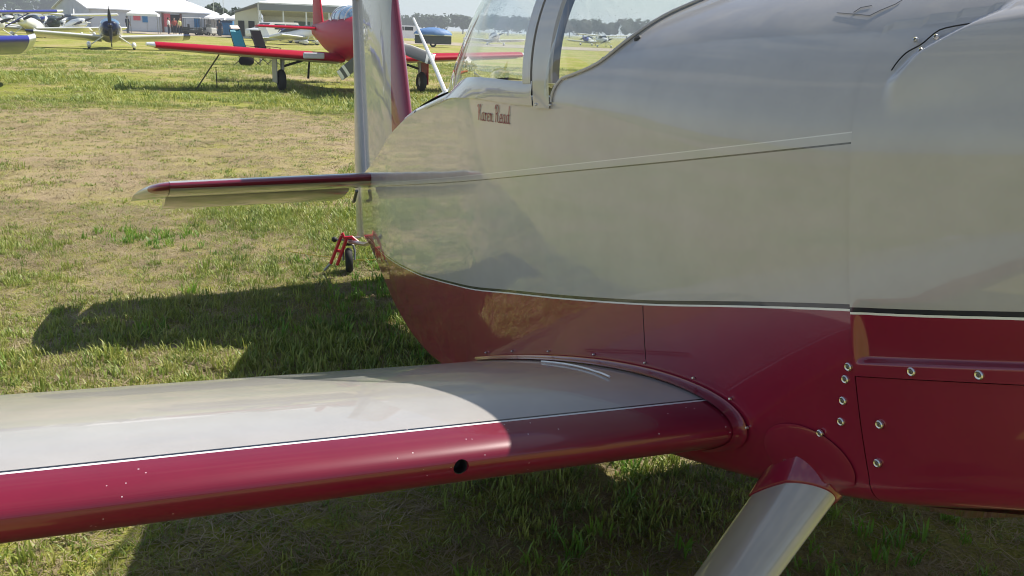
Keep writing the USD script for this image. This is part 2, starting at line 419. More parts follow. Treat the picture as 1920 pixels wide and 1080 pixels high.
# ------------------------------------------------------------------ trees
M_BARK = plain('bark', (0.09, 0.07, 0.05), 0.9)
def leaf_mat(name, c0, c1):
    return usdkit.material(stage, L(name), {
        'oi': ('object_info', {}), 'g': ('geometry', {}), 'n': ('noise_texture', {'scale': 0.5, 'detail': 3.0}),
        'r': ('rgb_ramp', {'ramp': [(0.3, c0), (0.7, c1)]}), 'p': ('principled_bsdf', {'roughness': 0.7, 'specular_ior_level': 0.2}), 't': ('translucent_bsdf', {}), 'mx': ('mix_closure', {'fac': 0.25})},
        [('g.position', 'n.vector'), ('n.fac', 'r.fac'), ('r.color', 'p.base_color'), ('r.color', 't.color'), ('p.BSDF', 'mx.closure1'), ('t.BSDF', 'mx.closure2')], surface='mx.closure')
M_LEAF = leaf_mat('tree_leaves', (0.030, 0.052, 0.022), (0.062, 0.095, 0.036))
def crown(rng, h, spread, n=900, leaf=.55):
    lobes = [(np.array([rng.normal(0, spread * .38), rng.normal(0, spread * .38), h * rng.uniform(.42, .86)]), spread * rng.uniform(.35, .6)) for _ in range(9)]
    V, F = [], []
    for k in range(n):
        c, r = lobes[k % 9]
        d = rng.normal(size=3); d /= np.linalg.norm(d)
        p_ = c + d * r * rng.uniform(.55, 1.05) * np.array([1, 1, .8])
        a = rng.normal(size=3); a -= d * (a @ d) * .6; a /= np.linalg.norm(a)
        b = np.cross(d, a); b /= np.linalg.norm(b)
        s = leaf * rng.uniform(.5, 1.2)
        i = len(V)
        V += [p_ - a * s - b * s * .5, p_ + a * s * .3 - b * s, p_ + a * s + b * s * .4, p_ - a * s * .2 + b * s]
        F += [[i, i + 1, i + 2], [i, i + 2, i + 3]]
    return trimesh.Trimesh(np.array(V), np.array(F), process=False)
def trunk(rng, h):
    parts = [tube([(0, 0, 0), (.08, .03, h * .3), (.0, .1, h * .6)], [h * .035, h * .026, h * .012], 8)]
    for k in range(4):
        a = rng.uniform(0, 6.28); z = h * rng.uniform(.28, .5)
        parts.append(tube([(0.05, .04, z), (math.cos(a) * h * .12, math.sin(a) * h * .12, z + h * .13), (math.cos(a) * h * .2, math.sin(a) * h * .2, z + h * .26)], [h * .014, h * .009, h * .004], 6))
    return cat_(*parts)
RT = np.random.default_rng(23)
TREES = []
def tree(name, label, loc, h, spread, n=900, leaf=.55):
    t = thing(name, label, 'tree', loc, group='trees of the distant tree line')
    put('trunk', trunk(RT, h), M_BARK, t)
    put('crown', crown(RT, h, spread, n, leaf), M_LEAF, t)
    TREES.append(t)
    return t
GEN = 'broad dark green tree in the distant tree line beyond the airfield'
k = 0
for x in np.arange(-360, 190, 8.2):
    y = 500 + 26 * math.sin(x * .05) + RT.uniform(-14, 14)
    hh = 8.6 + 1.6 * math.sin(x * .021 + 1) + RT.uniform(-.9, .9)
    if k < 5:
        tree('tree', GEN, (x, y, 0), 8.8, 5.2 + .5 * k, 700, .75)
    else:
        dup(TREES[k % 5], GEN, (x + RT.uniform(-2, 2), y, 0), RT.uniform(0, 6.28), scale=(hh / 8.8 * 1.1, hh / 8.8 * 1.1, hh / 8.8))
    k += 1
for x, y, hh in ((-190, 500, 13), (-178, 490, 9)):
    pass
lone = thing('tree', 'leafy tree showing above the gap between the two halls', 'tree', (*at(403, 40, 150)[:2], 0))
put('trunk', trunk(RT, 4.6), M_BARK, lone); put('crown', crown(RT, 4.6, 1.9, 500, .3), M_LEAF, lone)
lone = thing('tree', 'small dark tree top behind the left end of the grey roofed hall', 'tree', (*at(450, 40, 140)[:2], 0))
put('trunk', trunk(RT, 3.6), M_BARK, lone); put('crown', crown(RT, 3.6, 2.2, 500, .3), M_LEAF, lone)
# the wood behind the photographer, seen only as a reflection
rb = np.random.default_rng(31)
nb = 150
pb = np.column_stack([rb.uniform(-200, 200, nb), -75 + rb.uniform(-9, 9, nb), np.zeros(nb)])
scatter('wood', 'wood standing behind the photographer', 'wood', [crown(rb, 9, 5, 260, 1.3) for _ in range(3)], M_LEAF, pb, rb.uniform(.8, 1.3, (nb, 1)) * np.ones(3), rb)

# ------------------------------------------------------------------ halls, tents and stands
M_FABRIC = plain('white_fabric_roof', (0.80, 0.80, 0.81), 0.7, var=0.03, vscale=.3)
M_WALLG = plain('grey_cladding', (0.46, 0.49, 0.53), 0.7, var=0.06, vscale=.5)
M_WALLC = plain('cream_cladding', (0.62, 0.58, 0.48), 0.7, var=0.06, vscale=.5)
M_FASCIA = plain('grey_fascia', (0.22, 0.23, 0.25), 0.7)
M_OPEN = plain('dark_interior', (0.02, 0.018, 0.018), 0.9)
M_BLUE = plain('blue_board', (0.03, 0.17, 0.36), 0.6, var=.1)
M_TEALB = plain('teal_board', (0.05, 0.30, 0.40), 0.6, var=.3, vscale=1.5)
M_SIGNR = plain('red_sign', (0.55, 0.10, 0.12), 0.6)
M_BRICK = plain('brown_post', (0.14, 0.06, 0.05), 0.8)
M_GREEN = plain('green_tarp', (0.10, 0.14, 0.10), 0.8)
def poly(pts, th, extr):
    """a polygon in 3-D thickened along extr"""
    p_ = np.asarray(pts, float); e = np.asarray(extr, float) * th
    n = len(p_)
    v = np.vstack([p_, p_ + e])
    f = [[0, i, i + 1] for i in range(1, n - 1)] + [[n, n + i + 1, n + i] for i in range(1, n - 1)]
    for i in range(n):
        j = (i + 1) % n
        f += [[i, i + n, j + n], [i, j + n, j]]
    t = trimesh.Trimesh(v, f, process=True); t.fix_normals(); return t
# left hall: local frame with x along the front wall, y into the depth
A = np.array([*at(172, 55, 105)[:2], 0]); ux = np.array([.815, .579, 0]); uy = np.array([-.579, .815, 0])
HL, HD, HE, HR = 14.2, 24.5, 2.35, 4.15
rz = math.atan2(ux[1], ux[0])
hall = thing('exhibition_hall', 'long low grey exhibition hall with a white roof at the left', 'hall', A, rz)
put('wall', box((HL, .1, HE), (HL / 2, .05, HE / 2)), M_WALLG, hall, label='front wall under the eave')
put('gable_wall', poly([(0, .12, 0), (0, HD, 0), (0, HD, HE), (0, HD / 2, HR - .05), (0, .12, HE)], .1, (-1, 0, 0)), M_WALLG, hall)
put('gable_wall', poly([(HL, .12, 0), (HL, HD, 0), (HL, HD, HE), (HL, HD / 2, HR - .05), (HL, .12, HE)], .1, (1, 0, 0)), M_WALLG, hall)
put('roof', cat_(poly([(-.4, -.3, HE), (HL + .4, -.3, HE), (HL + .4 - 1.2, HD / 2, HR), (-.4, HD / 2, HR)], .12, (0, 0, 1)), poly([(-.4, HD + .3, HE), (HL + .4, HD + .3, HE), (HL + .4 - 1.2, HD / 2 + .01, HR), (-.4, HD / 2 + .01, HR)], .12, (0, 0, 1))), M_FABRIC, hall)
for k in range(7):
    put('wall_panel', box((1.9, .03, HE - .12), (1.05 + k * 2.02, -.018, HE / 2)), M_WALLG, hall)
for x in (7.9, 10.0):
    put('door_post', box((.22, .12, HE - .1), (x, -.1, HE / 2 - .05)), M_BRICK, hall)
put('doorway', box((1.1, .06, HE - .3), (9.35, -.066, HE / 2 - .1)), M_OPEN, hall)
put('red_poster', box((.75, .05, 1.5), (8.42, -.062, 1.45)), M_SIGNR, hall)
put('door', box((.65, .05, 1.5), (11.9, -.062, 1.1)), M_BLUE, hall, label='blue door in the grey wall')
put('banner', box((.8, .04, .9), (5.0, -.06, 1.75)), M_SIGNR, hall)
put('banner', box((.6, .04, 1.0), (5.9, -.06, 1.6)), M_BLUE, hall)
b_ = at(272, 12, 116)
sb = thing('roof_sign', 'small teal sign board standing up at the white hall roof', 'sign', (b_[0], b_[1], b_[2] - .9), rz)
put('board', box((1.25, .08, .75), (0, 0, .9)), M_TEALB, sb)
for s in (-1, 1):
    put('post', box((.06, .06, .95), (s * .5, .075, .45)), M_WHITEP, sb)
def popup(name, label, loc, w, hleg, hr, group=None, walls=False, rot=0):
    t = thing(name, label, 'canopy tent', loc, rot, group)
    h = w / 2
    ring = np.array([(-h, -h, hleg), (h, -h, hleg), (h, h, hleg), (-h, h, hleg)])
    v = np.vstack([ring, ring * [1, 1, 0] + [0, 0, hleg - .22], [[0, 0, hr]]])
    f = []
    for i in range(4):
        j = (i + 1) % 4
        f += [[i, j, 8], [i + 4, j + 4, j], [i + 4, j, i]]
    put('roof', trimesh.Trimesh(v, f, process=False), M_FABRIC, t)
    for x, y, _ in ring:
        put('leg', box((.06, .06, hleg - .23), (x * .97, y * .97, (hleg - .23) / 2)), M_DULL, t)
    if walls:
        put('side_wall', box((w * .9, .03, hleg - .3), (0, h * .9, (hleg - .3) / 2)), M_FABRIC, t)
        put('side_wall', box((.03, w * .9, hleg - .3), (-h * .9, 0, (hleg - .3) / 2)), M_FABRIC, t)
    return t
g_ = at(271, 58, 97)
popup('pop_up_tent', 'white pop up canopy tent in front of the long grey hall', (g_[0], g_[1], 0), 3.0, 2.0, 2.95, rot=.3)
for i, (px, d, w_) in enumerate(((404, 112, 2.3), (424, 118, 2.2), (447, 113, 2.4), (462, 110, 2.1))):
    g_ = at(px, 60, d)
    popup('booth_tent', ['white walled booth tent next to the right end of the grey hall', 'white booth tent behind the blue container', 'white booth tent right of the blue container', 'white booth tent at the left wall of the grey roofed hall'][i], (g_[0], g_[1], 0), w_, 1.95, 2.6, walls=True, rot=.25)
g_ = at(424, 58, 104)
ct = thing('container', 'bright blue container stand between the two halls', 'container', (g_[0], g_[1], 0), .2)
put('shell', box((1.65, 1.8, 1.55), (0, 0, .85), .03), M_BLUE, ct)
for k in range(6):
    put('panel', box((.2, .04, 1.3), (-.66 + k * .265, -.921, .82)), M_BLUE, ct)
put('fascia', box((1.7, .05, .2), (0, -.93, 1.54)), plain('navy_fascia', (.01, .04, .10), .6), ct)
# right hall
d2 = 92.0
A2 = np.array([*at(487, 55, d2)[:2], 0])
hall2 = thing('clubhouse_hall', 'cream hall with a wide grey roof edge and open front at centre left', 'hall', A2, .10)
LX = 11.5
put('wall', box((LX, .1, 2.3), (LX / 2, 2.2, 1.15)), M_WALLC, hall2)
put('fascia', box((LX + .3, .12, .62), (LX / 2, 0, 3.1)), M_FASCIA, hall2)
put('soffit', poly([(0, .06, 2.8), (LX, .06, 2.8), (LX, 2.14, 2.3), (0, 2.14, 2.3)], .05, (0, 0, -1)), M_WALLC, hall2)
put('roof', poly([(-.1, -.1, 3.43), (LX + .3, -.1, 3.43), (LX + .3, 9, 4.3), (2, 9, 4.3)], .1, (0, 0, 1)), M_FABRIC, hall2)
put('side_roof', poly([(-2.7, .5, 2.45), (0, -.12, 3.41), (1.9, 9, 4.25), (-2.7, 9, 2.6)], .1, (0, 0, 1)), M_FASCIA, hall2)
put('side_wall', poly([(-2.5, .6, 0), (-.12, .6, 0), (-.12, .6, 3.1), (-2.5, .6, 2.4)], .08, (0, 1, 0)), M_WALLC, hall2)
for x, w_, m__ in ((3.9, 1.6, M_GREEN), (6.0, 2.4, M_WALLG), (1.2, 1.2, M_WALLG), (8.8, 1.8, M_GREEN)):
    put('bay', box((w_, .05, 1.5), (x, 2.12, 1.1)), m__, hall2)
for x in (-1.9, -.9):
    put('doorway', box((.6, .05, 1.5), (x, .57, .95)), M_OPEN, hall2)
for x in np.linspace(.1, LX - .1, 6):
    put('column', box((.14, .14, 2.79), (x, .12, 1.395)), M_WHITEP, hall2)
# poles
M_POLE = plain('pale_pole', (0.6, 0.6, 0.58), .5)
g_ = at(403, 60, 130)
pl = thing('mast', 'tall thin pale mast rising above the trees between the halls', 'mast', (g_[0], g_[1], 0)); put('pole', tube([(0, 0, 0), (0, 0, 9)], [.06, .035], 8), M_POLE, pl); put('base', box((.4, .4, .1), (0, 0, .05)), M_DULL, pl)
g_ = at(421, 60, 140)
pl = thing('mast', 'second fainter thin mast right of the tall mast', 'mast', (g_[0], g_[1], 0)); put('pole', tube([(0, 0, 0), (0, 0, 9.5)], [.05, .03], 8), M_POLE, pl); put('base', box((.4, .4, .1), (0, 0, .05)), M_DULL, pl)
g_ = at(489, 112, 36)
pl = thing('pole', 'thin white pole standing beside the camp chairs behind the red wing', 'pole', (g_[0], g_[1], 0)); put('shaft', tube([(0, 0, 0), (-.03, 0, 2.3)], [.022, .018], 8), M_POLE, pl); put('foot', trimesh.creation.cylinder(.12, .04), M_DULL, pl)

# ------------------------------------------------------------------ golf carts, people, vehicles
M_PALE = plain('cart_body', (0.5, 0.5, 0.47), .4, 0, .3)
M_KHAKI = plain('cart_dark', (0.05, 0.055, 0.05), .5)
def cart(label, loc, rot, col):
    t = thing('golf_cart', label, 'golf cart', loc, rot, 'golf carts in front of the halls')
    put('body', cat_(box((2.2, 1.1, .35), (0, 0, .42), .06), box((.7, 1.05, .3), (-.75, 0, .7), .05), box((.5, 1.0, .4), (.85, 0, .62), .08)), col, t)
    put('seat', cat_(box((.5, 1.0, .12), (-.15, 0, .72), .03), box((.1, 1.0, .45), (-.42, 0, .95), .03)), M_KHAKI, t)
    put('roof', box((1.8, 1.15, .07), (-.05, 0, 1.80), .03), M_FABRIC, t)
    for x in (-.85, .75):
        for y in (-.5, .5):
            put('post', tube([(x, y, .6), (x * .95, y, 1.78)], .02, 6), M_KHAKI, t)
    for x in (-.7, .75):
        for y in (-.5, .5):
            w_ = trimesh.creation.torus(.16, .07, 20, 10); w_.apply_transform(trimesh.transformations.rotation_matrix(np.pi / 2, [1, 0, 0])); w_.apply_translation((x, y, .23))
            put('wheel', w_, M_TYRE, t)
    return t
for i, (px, d, r_, m__) in enumerate(((362, 98, .2, M_KHAKI), (385, 99, 2.9, M_PALE), (399, 101, .3, M_KHAKI))):
    g_ = at(px, 60, d); cart(['dark golf cart at the right part of the grey hall wall', 'pale golf cart in the middle of the row at the hall corner', 'dark golf cart nearest the blue container'][i], (g_[0], g_[1], 0), r_, m__)
def hull_chain(joints, bones):
    ms = []
    for a, b in bones:
        s1 = manifold3d.Manifold.sphere(joints[a][1], 12).translate(joints[a][0]); s2 = manifold3d.Manifold.sphere(joints[b][1], 12).translate(joints[b][0])
        ms.append((s1 + s2).hull())
    o = ms[0]
    for x in ms[1:]:
        o = o + x
    g = o.to_mesh()
    t = trimesh.Trimesh(g.vert_properties[:, :3], g.tri_verts)
    return t
def person(label, loc, rot, shirt, trousers, hair):
    t = thing('person', label, 'person', loc, rot)
    J = {'hd': ((0.02, 0, 1.62), .10), 'hd2': ((0.03, 0, 1.56), .085), 'nk': ((0, 0, 1.45), .06), 'ch': ((0, 0, 1.28), .15), 'sl': ((0, .18, 1.38), .065), 'sr': ((0, -.18, 1.38), .065), 'el': ((.02, .25, 1.10), .048), 'er': ((.02, -.25, 1.10), .048),
         'hl': ((.10, .25, .86), .035), 'hr': ((.10, -.25, .86), .035), 'fl': ((.13, .25, .76), .026), 'fr': ((.13, -.25, .76), .026), 'pe': ((0, 0, .95), .15), 'tl': ((0, .09, .90), .09), 'tr': ((0, -.09, .90), .09), 'kl': ((.03, .10, .50), .06), 'kr': ((-.02, -.10, .50), .06), 'al': ((0, .11, .09), .042), 'ar': ((-.05, -.11, .09), .042), 'ol': ((.16, .12, .04), .035), 'orr': ((.11, -.12, .04), .035)}
    put('body', hull_chain(J, [('hd', 'hd2'), ('hd2', 'nk'), ('nk', 'ch'), ('sl', 'el'), ('sr', 'er'), ('el', 'hl'), ('er', 'hr'), ('hl', 'fl'), ('hr', 'fr'), ('ch', 'pe'), ('al', 'ol'), ('ar', 'orr')]), plain('skin', (.45, .28, .2), .6) if not stage.GetPrimAtPath(L('skin')) else UsdShade.Material.Get(stage, L('skin')), t, True)
    J2 = {k: (v[0], v[1] + .012) for k, v in J.items()}
    put('shirt', hull_chain(J2, [('ch', 'pe'), ('sl', 'ch'), ('sr', 'ch'), ('sl', 'el'), ('sr', 'er')]), shirt, t, True)
    put('trousers', hull_chain(J2, [('pe', 'tl'), ('pe', 'tr'), ('tl', 'kl'), ('tr', 'kr'), ('kl', 'al'), ('kr', 'ar')]), trousers, t, True)
    hh = trimesh.creation.icosphere(2, .112); hh.apply_translation((-.012, 0, 1.645)); put('hair', hh, hair, t, True)
    return t
M_SHW = plain('white_shirt', (.7, .7, .68), .8); M_SHY = plain('yellow_shirt', (.6, .58, .25), .8); M_JEAN = plain('dark_trousers', (.04, .05, .08), .8); M_HAIR = plain('dark_hair', (.03, .02, .015), .8); M_SHR = plain('rust_shirt', (.45, .10, .07), .8)
for px, d, sh, lab in ((338, 97, M_SHY, 'person in a pale yellow shirt standing in front of the grey hall'), (317, 97.5, M_SHW, 'person in a white shirt at the hall doorway'), (328, 99, M_SHR, 'person in a rust red shirt beside the hall doorway'), (412, 98, M_JEAN, 'person in dark clothes at the left edge of the blue container'), (240, 97, M_JEAN, 'person in dark clothes beside the pop up tent')):
    g_ = at(px, 60, d); person(lab, (g_[0], g_[1], 0), RT.uniform(0, 6), sh, M_JEAN, M_HAIR)
M_VGLASS = plain('vehicle_glass', (.02, .025, .03), .08)
def van(name, label, cat, loc, rot, col, tall=1.0):
    t = thing(name, label, cat, loc, rot)
    prof = [(-2.4, .35), (2.3, .35), (2.4, .6), (2.35, .98), (1.45, 1.12), (.75, 1.55 * tall + .15), (-2.2, 1.62 * tall + .15), (-2.42, 1.2)]
    P_ = shapely.Polygon(prof).buffer(-.06).buffer(.06)
    b = trimesh.creation.extrude_polygon(P_, 1.8, engine='earcut'); b.apply_transform(trimesh.transformations.rotation_matrix(np.pi / 2, [1, 0, 0])); b.apply_translation((0, .9, 0))
    put('body', b, col, t)
    for s in (-1, 1):
        for x0, x1 in ((-2.0, -.75), (-.65, .5)):
            put('window', box((x1 - x0, .02, .45), ((x0 + x1) / 2, s * .905, 1.35 * tall)), M_VGLASS, t)
        for x in (-1.5, 1.5):
            w_ = trimesh.creation.torus(.25, .09, 22, 10); w_.apply_transform(trimesh.transformations.rotation_matrix(np.pi / 2, [1, 0, 0])); w_.apply_translation((x, s * .82, .34)); wp = put('wheel', w_, M_TYRE, t)
            put('rim', (lambda c: (c.apply_transform(trimesh.transformations.rotation_matrix(np.pi / 2, [1, 0, 0])), c.apply_translation((x, s * .82, .34)), c)[2])(trimesh.creation.cylinder(.2, .1)), M_DULL, wp)
    ws = poly([(1.47, -.75, 1.15), (1.47, .75, 1.15), (.80, .7, 1.55 * tall + .1), (.80, -.7, 1.55 * tall + .1)], .02, (.6, 0, .6)); put('windscreen', ws, M_VGLASS, t)
    for s in (-1, 1):
        put('headlight', box((.05, .3, .14), (2.38, s * .6, .8), .01), M_WHITEP, t)
    return t
g_ = at(764, 74, 120); van('parked_van', 'white van parked behind the red aircraft, right of the near fin', 'van', (g_[0], g_[1], 0), .4, M_WHITEP, 1.15)
g_ = at(512, 62, 84); van('parked_car', 'white car with dark windows parked before the cream hall', 'car', (g_[0], g_[1], 0), -2.2, M_WHITEP, .95)
M_TARP = plain('blue_tarp', (.09, .20, .42), .6, bump=.03, bscale=3)
g_ = at(812, 82, 84)
tr = thing('covered_trailer', 'dark trailer under a rounded blue tarpaulin right of the near fin', 'trailer', (g_[0], g_[1], 0), .1)
tp = trimesh.creation.icosphere(3, 1.0); tp.apply_scale((1.75, 1.2, .62)); tp.vertices[:, 2] = np.maximum(tp.vertices[:, 2], -.02); tp.vertices += (meshkit.noise(tp.vertices * 2.5)[:, None] - .5) * .12; tp.apply_translation((0, 0, 1.12))
put('tarpaulin', tp, M_TARP, tr, True)
put('box_body', box((3.3, 1.9, .75), (0, 0, .68), .04), M_KHAKI, tr); put('rail', box((3.4, 2.0, .1), (0, 0, 1.08), .02), M_WHITEP, tr)
for s in (-1, 1):
    w_ = trimesh.creation.torus(.22, .08, 20, 10); w_.apply_transform(trimesh.transformations.rotation_matrix(np.pi / 2, [1, 0, 0])); w_.apply_translation((0, s * .8, .30)); put('wheel', w_, M_TYRE, tr)

# ------------------------------------------------------------------ camp chairs behind the red wing
M_TEAL = plain('teal_canvas', (.008, .075, .12), .9, spec=.08, bump=.01, bscale=30); M_BLKC = plain('black_canvas', (.012, .010, .013), .95, spec=.05, bump=.01, bscale=30); M_LBL = plain('light_blue_cloth', (.30, .62, .75), .8); M_PINK = plain('pale_cloth', (.62, .52, .50), .8)
def chair(label, loc, rot, cloth):
    t = thing('camp_chair', label, 'camp chair', loc, rot, 'camp chairs behind the red wing')
    put('seat', poly([(.30, -.30, .47), (.30, .30, .47), (-.28, .28, .40), (-.28, -.28, .40)], .02, (0, 0, 1)), cloth, t)
    put('backrest', poly([(-.22, -.32, .42), (-.22, .32, .42), (-.52, .30, 1.28), (-.52, -.30, 1.28)], .03, (-.9, 0, -.3)), cloth, t)
    for s in (-1, 1):
        put('leg', tube([(.36, s * .33, 0), (-.24, s * .31, .42)], .014, 6), M_SEAL, t)
        put('leg', tube([(-.36, s * .33, 0), (.30, s * .31, .47)], .014, 6), M_SEAL, t)
        put('armrest', poly([(.34, s * .33 - .04, .66), (.34, s * .33 + .04, .66), (-.33, s * .33 + .04, .70), (-.33, s * .33 - .04, .70)], .02, (0, 0, 1)), cloth, t)
        put('arm_post', tube([(.32, s * .33, .0), (.32, s * .33, .66)], .012, 6), M_SEAL, t)
        put('back_post', tube([(-.22, s * .32, .42), (-.53, s * .30, 1.29)], .012, 6), M_SEAL, t)
    return t
g_ = at(464, 117, 34.0); c1 = chair('teal camp chair with a pale blue cloth on its high back', (g_[0], g_[1], 0), -.4, M_TEAL)
put('neck_cloth', poly([(-.475, -.28, 1.08), (-.475, .0, 1.10), (-.52, .0, 1.26), (-.52, -.28, 1.26)], .012, (.9, 0, .3)), M_LBL, c1)
put('neck_cloth', poly([(-.52, -.25, 1.30), (-.52, .25, 1.30), (-.60, .22, 1.42), (-.60, -.22, 1.42)], .05, (.9, 0, .3)), M_PINK, c1)
g_ = at(503, 118, 34.2); chair('black camp chair right of the teal chair', (g_[0], g_[1], 0), -.35, M_BLKC)
g_ = at(462, 117, 33.4)
bg = thing('bag', 'black bag on the grass under the teal camp chair', 'bag', (g_[0], g_[1], 0)); bb = trimesh.creation.icosphere(2, 1); bb.apply_scale((.28, .2, .2)); bb.apply_translation((0, 0, .18)); put('sack', bb, M_BLKC, bg, True); put('handle', tube([(-.12, 0, .34), (0, 0, .46), (.12, 0, .34)], .012, 6), M_BLKC, bg)

# ------------------------------------------------------------------ parked aircraft
def se(x, cy, cz, hw, hh, n=2.4, k=28):
    a = np.linspace(0, 2 * np.pi, k, endpoint=False)
    c, s = np.cos(a), np.sin(a)
    return np.stack([np.full(k, x), cy + hw * np.sign(c) * np.abs(c) ** (2 / n), cz + hh * np.sign(s) * np.abs(s) ** (2 / n)], 1)
def wing_panel(y0, y1, le0, le1, z0, z1, c0, c1, t=.13, sgn=1, inc=.03, n=14):
    af = naca(26, t, 230); rr = []
    for k in np.linspace(0, 1, n):
        c = c0 + (c1 - c0) * k
        rr.append(np.stack([le0 + (le1 - le0) * k + af[:-1, 0] * c, np.full(len(af) - 1, sgn * (y0 + (y1 - y0) * k)), z0 + (z1 - z0) * k + af[:-1, 1] * c - af[:-1, 0] * c * inc], 1))
    return loft(rr)
def nose_up(ms, ang, piv):
    T_ = trimesh.transformations.rotation_matrix(ang, [0, 1, 0], piv)
    for x in ms:
        x.apply_transform(T_)
    return ms
def light_plane(label, loc, rot, fus, cowl, wing, tipm, cat='aircraft', group=None, attitude=.18, blade_up=True, high=False, canopy_m=None, span=3.75, scale=None, tipw=.35):
    t = thing('parked_aircraft', label, cat, loc, rot, group, scale)
    piv = (0, 0, .2)
    def q(name, mesh, mat, parent=t, smooth=40):
        mesh.apply_transform(trimesh.transformations.rotation_matrix(attitude, [0, 1, 0], piv))
        return put(name, mesh, mat, parent, smooth)
    Z = .98
    F_ = loft([se(x, 0, Z + zc, hw, hh) for x, zc, hw, hh in ((-.15, 0, .46, .36), (.5, .02, .54, .42), (1.2, .02, .55, .42), (2.0, .05, .45, .38), (3.0, .10, .26, .27), (4.1, .13, .06, .17))])
    fz = q('fuselage', F_, fus)
    q('cowling', loft([se(x, 0, Z + zc, hw, hh) for x, zc, hw, hh in ((-1.05, -.02, .24, .20), (-1.0, -.03, .33, .27), (-.7, -.03, .42, .33), (-.16, 0, .463, .363))]), cowl, fz)
    sp = trimesh.creation.revolve(np.array([(0, .26), (.06, .22), (.11, .12), (.14, 0)]), sections=20); sp.apply_transform(trimesh.transformations.rotation_matrix(-np.pi / 2, [0, 1, 0])); sp.apply_translation((-1.06, 0, Z)); spn = q('spinner', sp, cowl, fz)
    for s in (1, -1):
        a0 = 0 if blade_up else 1.2
        rr = []
        for k in np.linspace(0, 1, 8):
            r_ = .10 + .80 * k; c = .075 * math.sin(np.pi * min(1, .25 + k * .85)) + .012
            a = np.linspace(0, 2 * np.pi, 10, endpoint=False)
            base = np.stack([-1.12 + .018 * np.sin(a), c * np.cos(a), np.full(10, s * r_)], 1)
            rr.append(base @ trimesh.transformations.rotation_matrix(a0, [1, 0, 0])[:3, :3].T + np.array([0, 0, 0]))
        pb_ = loft(rr); pb_.apply_translation((0, 0, Z)); q('propeller_blade', pb_, M_DARK, spn)
    zw, le = (Z + .62, .35) if high else (Z - .30, .30)
    cc = loft([se(x, 0, Z + zc, hw, hh, 2.1) for x, zc, hw, hh in (((.35, .30, .44, .10), (.75, .38, .50, .30), (1.6, .38, .48, .32), (2.4, .28, .34, .22)) if high else ((.55, .36, .42, .06), (.95, .42, .46, .30), (1.5, .42, .45, .34), (2.2, .36, .30, .22), (2.8, .30, .08, .08)))])
    q('cabin' if high else 'canopy', cc, canopy_m or M_VGLASS, fz)
    for s in (1, -1):
        wv = q('wing', wing_panel(.30 if high else .45, span - tipw, le, le, zw, zw + .16, 1.4, 1.4, sgn=s), wing, fz)
        q('wing_tip', wing_panel(span - tipw, span, le, le + .12 * tipw / .35, zw + .16, zw + .20, 1.4, 1.4 - .25 * tipw / .35, sgn=s, n=5), tipm, wv)
        st = q('horizontal_stabilizer', wing_panel(.05, 1.25, 3.45, 3.55, Z + .12, Z + .12, .85, .7, .10, s, .0, 6), wing, fz)
        lg = q('landing_gear_leg', tube([(.0, s * .36, Z - .34), (.1, s * .95, .24)], [.035, .022], 8), M_WHITEP, fz)
        w_ = trimesh.creation.torus(.13, .06, 20, 10); w_.apply_transform(trimesh.transformations.rotation_matrix(np.pi / 2, [1, 0, 0])); w_.apply_translation((.1, s * 1.02, .19))
        put('wheel', w_, M_TYRE, lg)
        sp2 = loft([se(x, s * 1.02, .24, hw, hh, 2.2, 16) for x, hw, hh in ((-.22, .03, .04), (-.12, .10, .13), (.08, .11, .15), (.35, .07, .09), (.6, .015, .03))]); put('wheel_spat', sp2, M_WHITEP, lg, 40)
        if high:
            q('strut', tube([(.7, s * .5, Z - .25), (.75, s * 2.0, zw + .05)], .03, 8), wing, fz)
    q('fin', (lambda v: (v.apply_transform(trimesh.transformations.rotation_matrix(np.pi / 2, [1, 0, 0])), v)[1])(wing_panel(Z + .1, Z + 1.20, 3.5, 3.85, 0, 0, 1.0, .55, .09, 1, 0, 6)), fus, fz)
    tw = trimesh.creation.torus(.07, .03, 16, 8); tw.apply_transform(trimesh.transformations.rotation_matrix(np.pi / 2, [1, 0, 0])); tw.apply_translation((4.1, 0, .10 + 0)); 
    if attitude > .1:
        put('tail_wheel', tw, M_TYRE, fz)
    else:
        ng = put('nose_leg', tube([(-.6, 0, Z - .35), (-.75, 0, .2)], .03, 8), M_DULL, fz); tw.apply_translation((-4.85, 0, .05)); put('nose_wheel', tw, M_TYRE, ng)
    return t
P_NAVY = plain('navy_paint', (.006, .012, .05), .3, 0, .3); P_BLUE = plain('blue_paint', (.045, .05, .32), .3, 0, .5); P_WHITE = plain('white_aircraft_paint', (.74, .74, .73), .3, 0, .5); P_BEIGE = plain('beige_paint', (.50, .46, .36), .35, 0, .4); P_SKY = plain('sky_blue_glass', (.12, .22, .33), .08, 0, .5); P_DKG = plain('dark_green_cover', (.025, .04, .04), .7)
HALF = math.pi / 2
def face(p_):
    return math.atan2(p_[1], p_[0])
g_ = at(210, 91, 45)
light_plane('navy nosed tail wheel aircraft with white wings facing the camera at left', (g_[0], g_[1], 0), face(g_), P_BEIGE, P_NAVY, P_WHITE, P_NAVY, canopy_m=P_SKY)
light_plane('blue winged aircraft whose wing tip enters the left edge of the picture', (-13.9, 16.7, 0), 2.22, P_WHITE, P_BLUE, P_BLUE, P_WHITE, scale=(1.22, 1.22, 1.32), tipw=.12)
PG = 'aircraft parked in rows at far left'
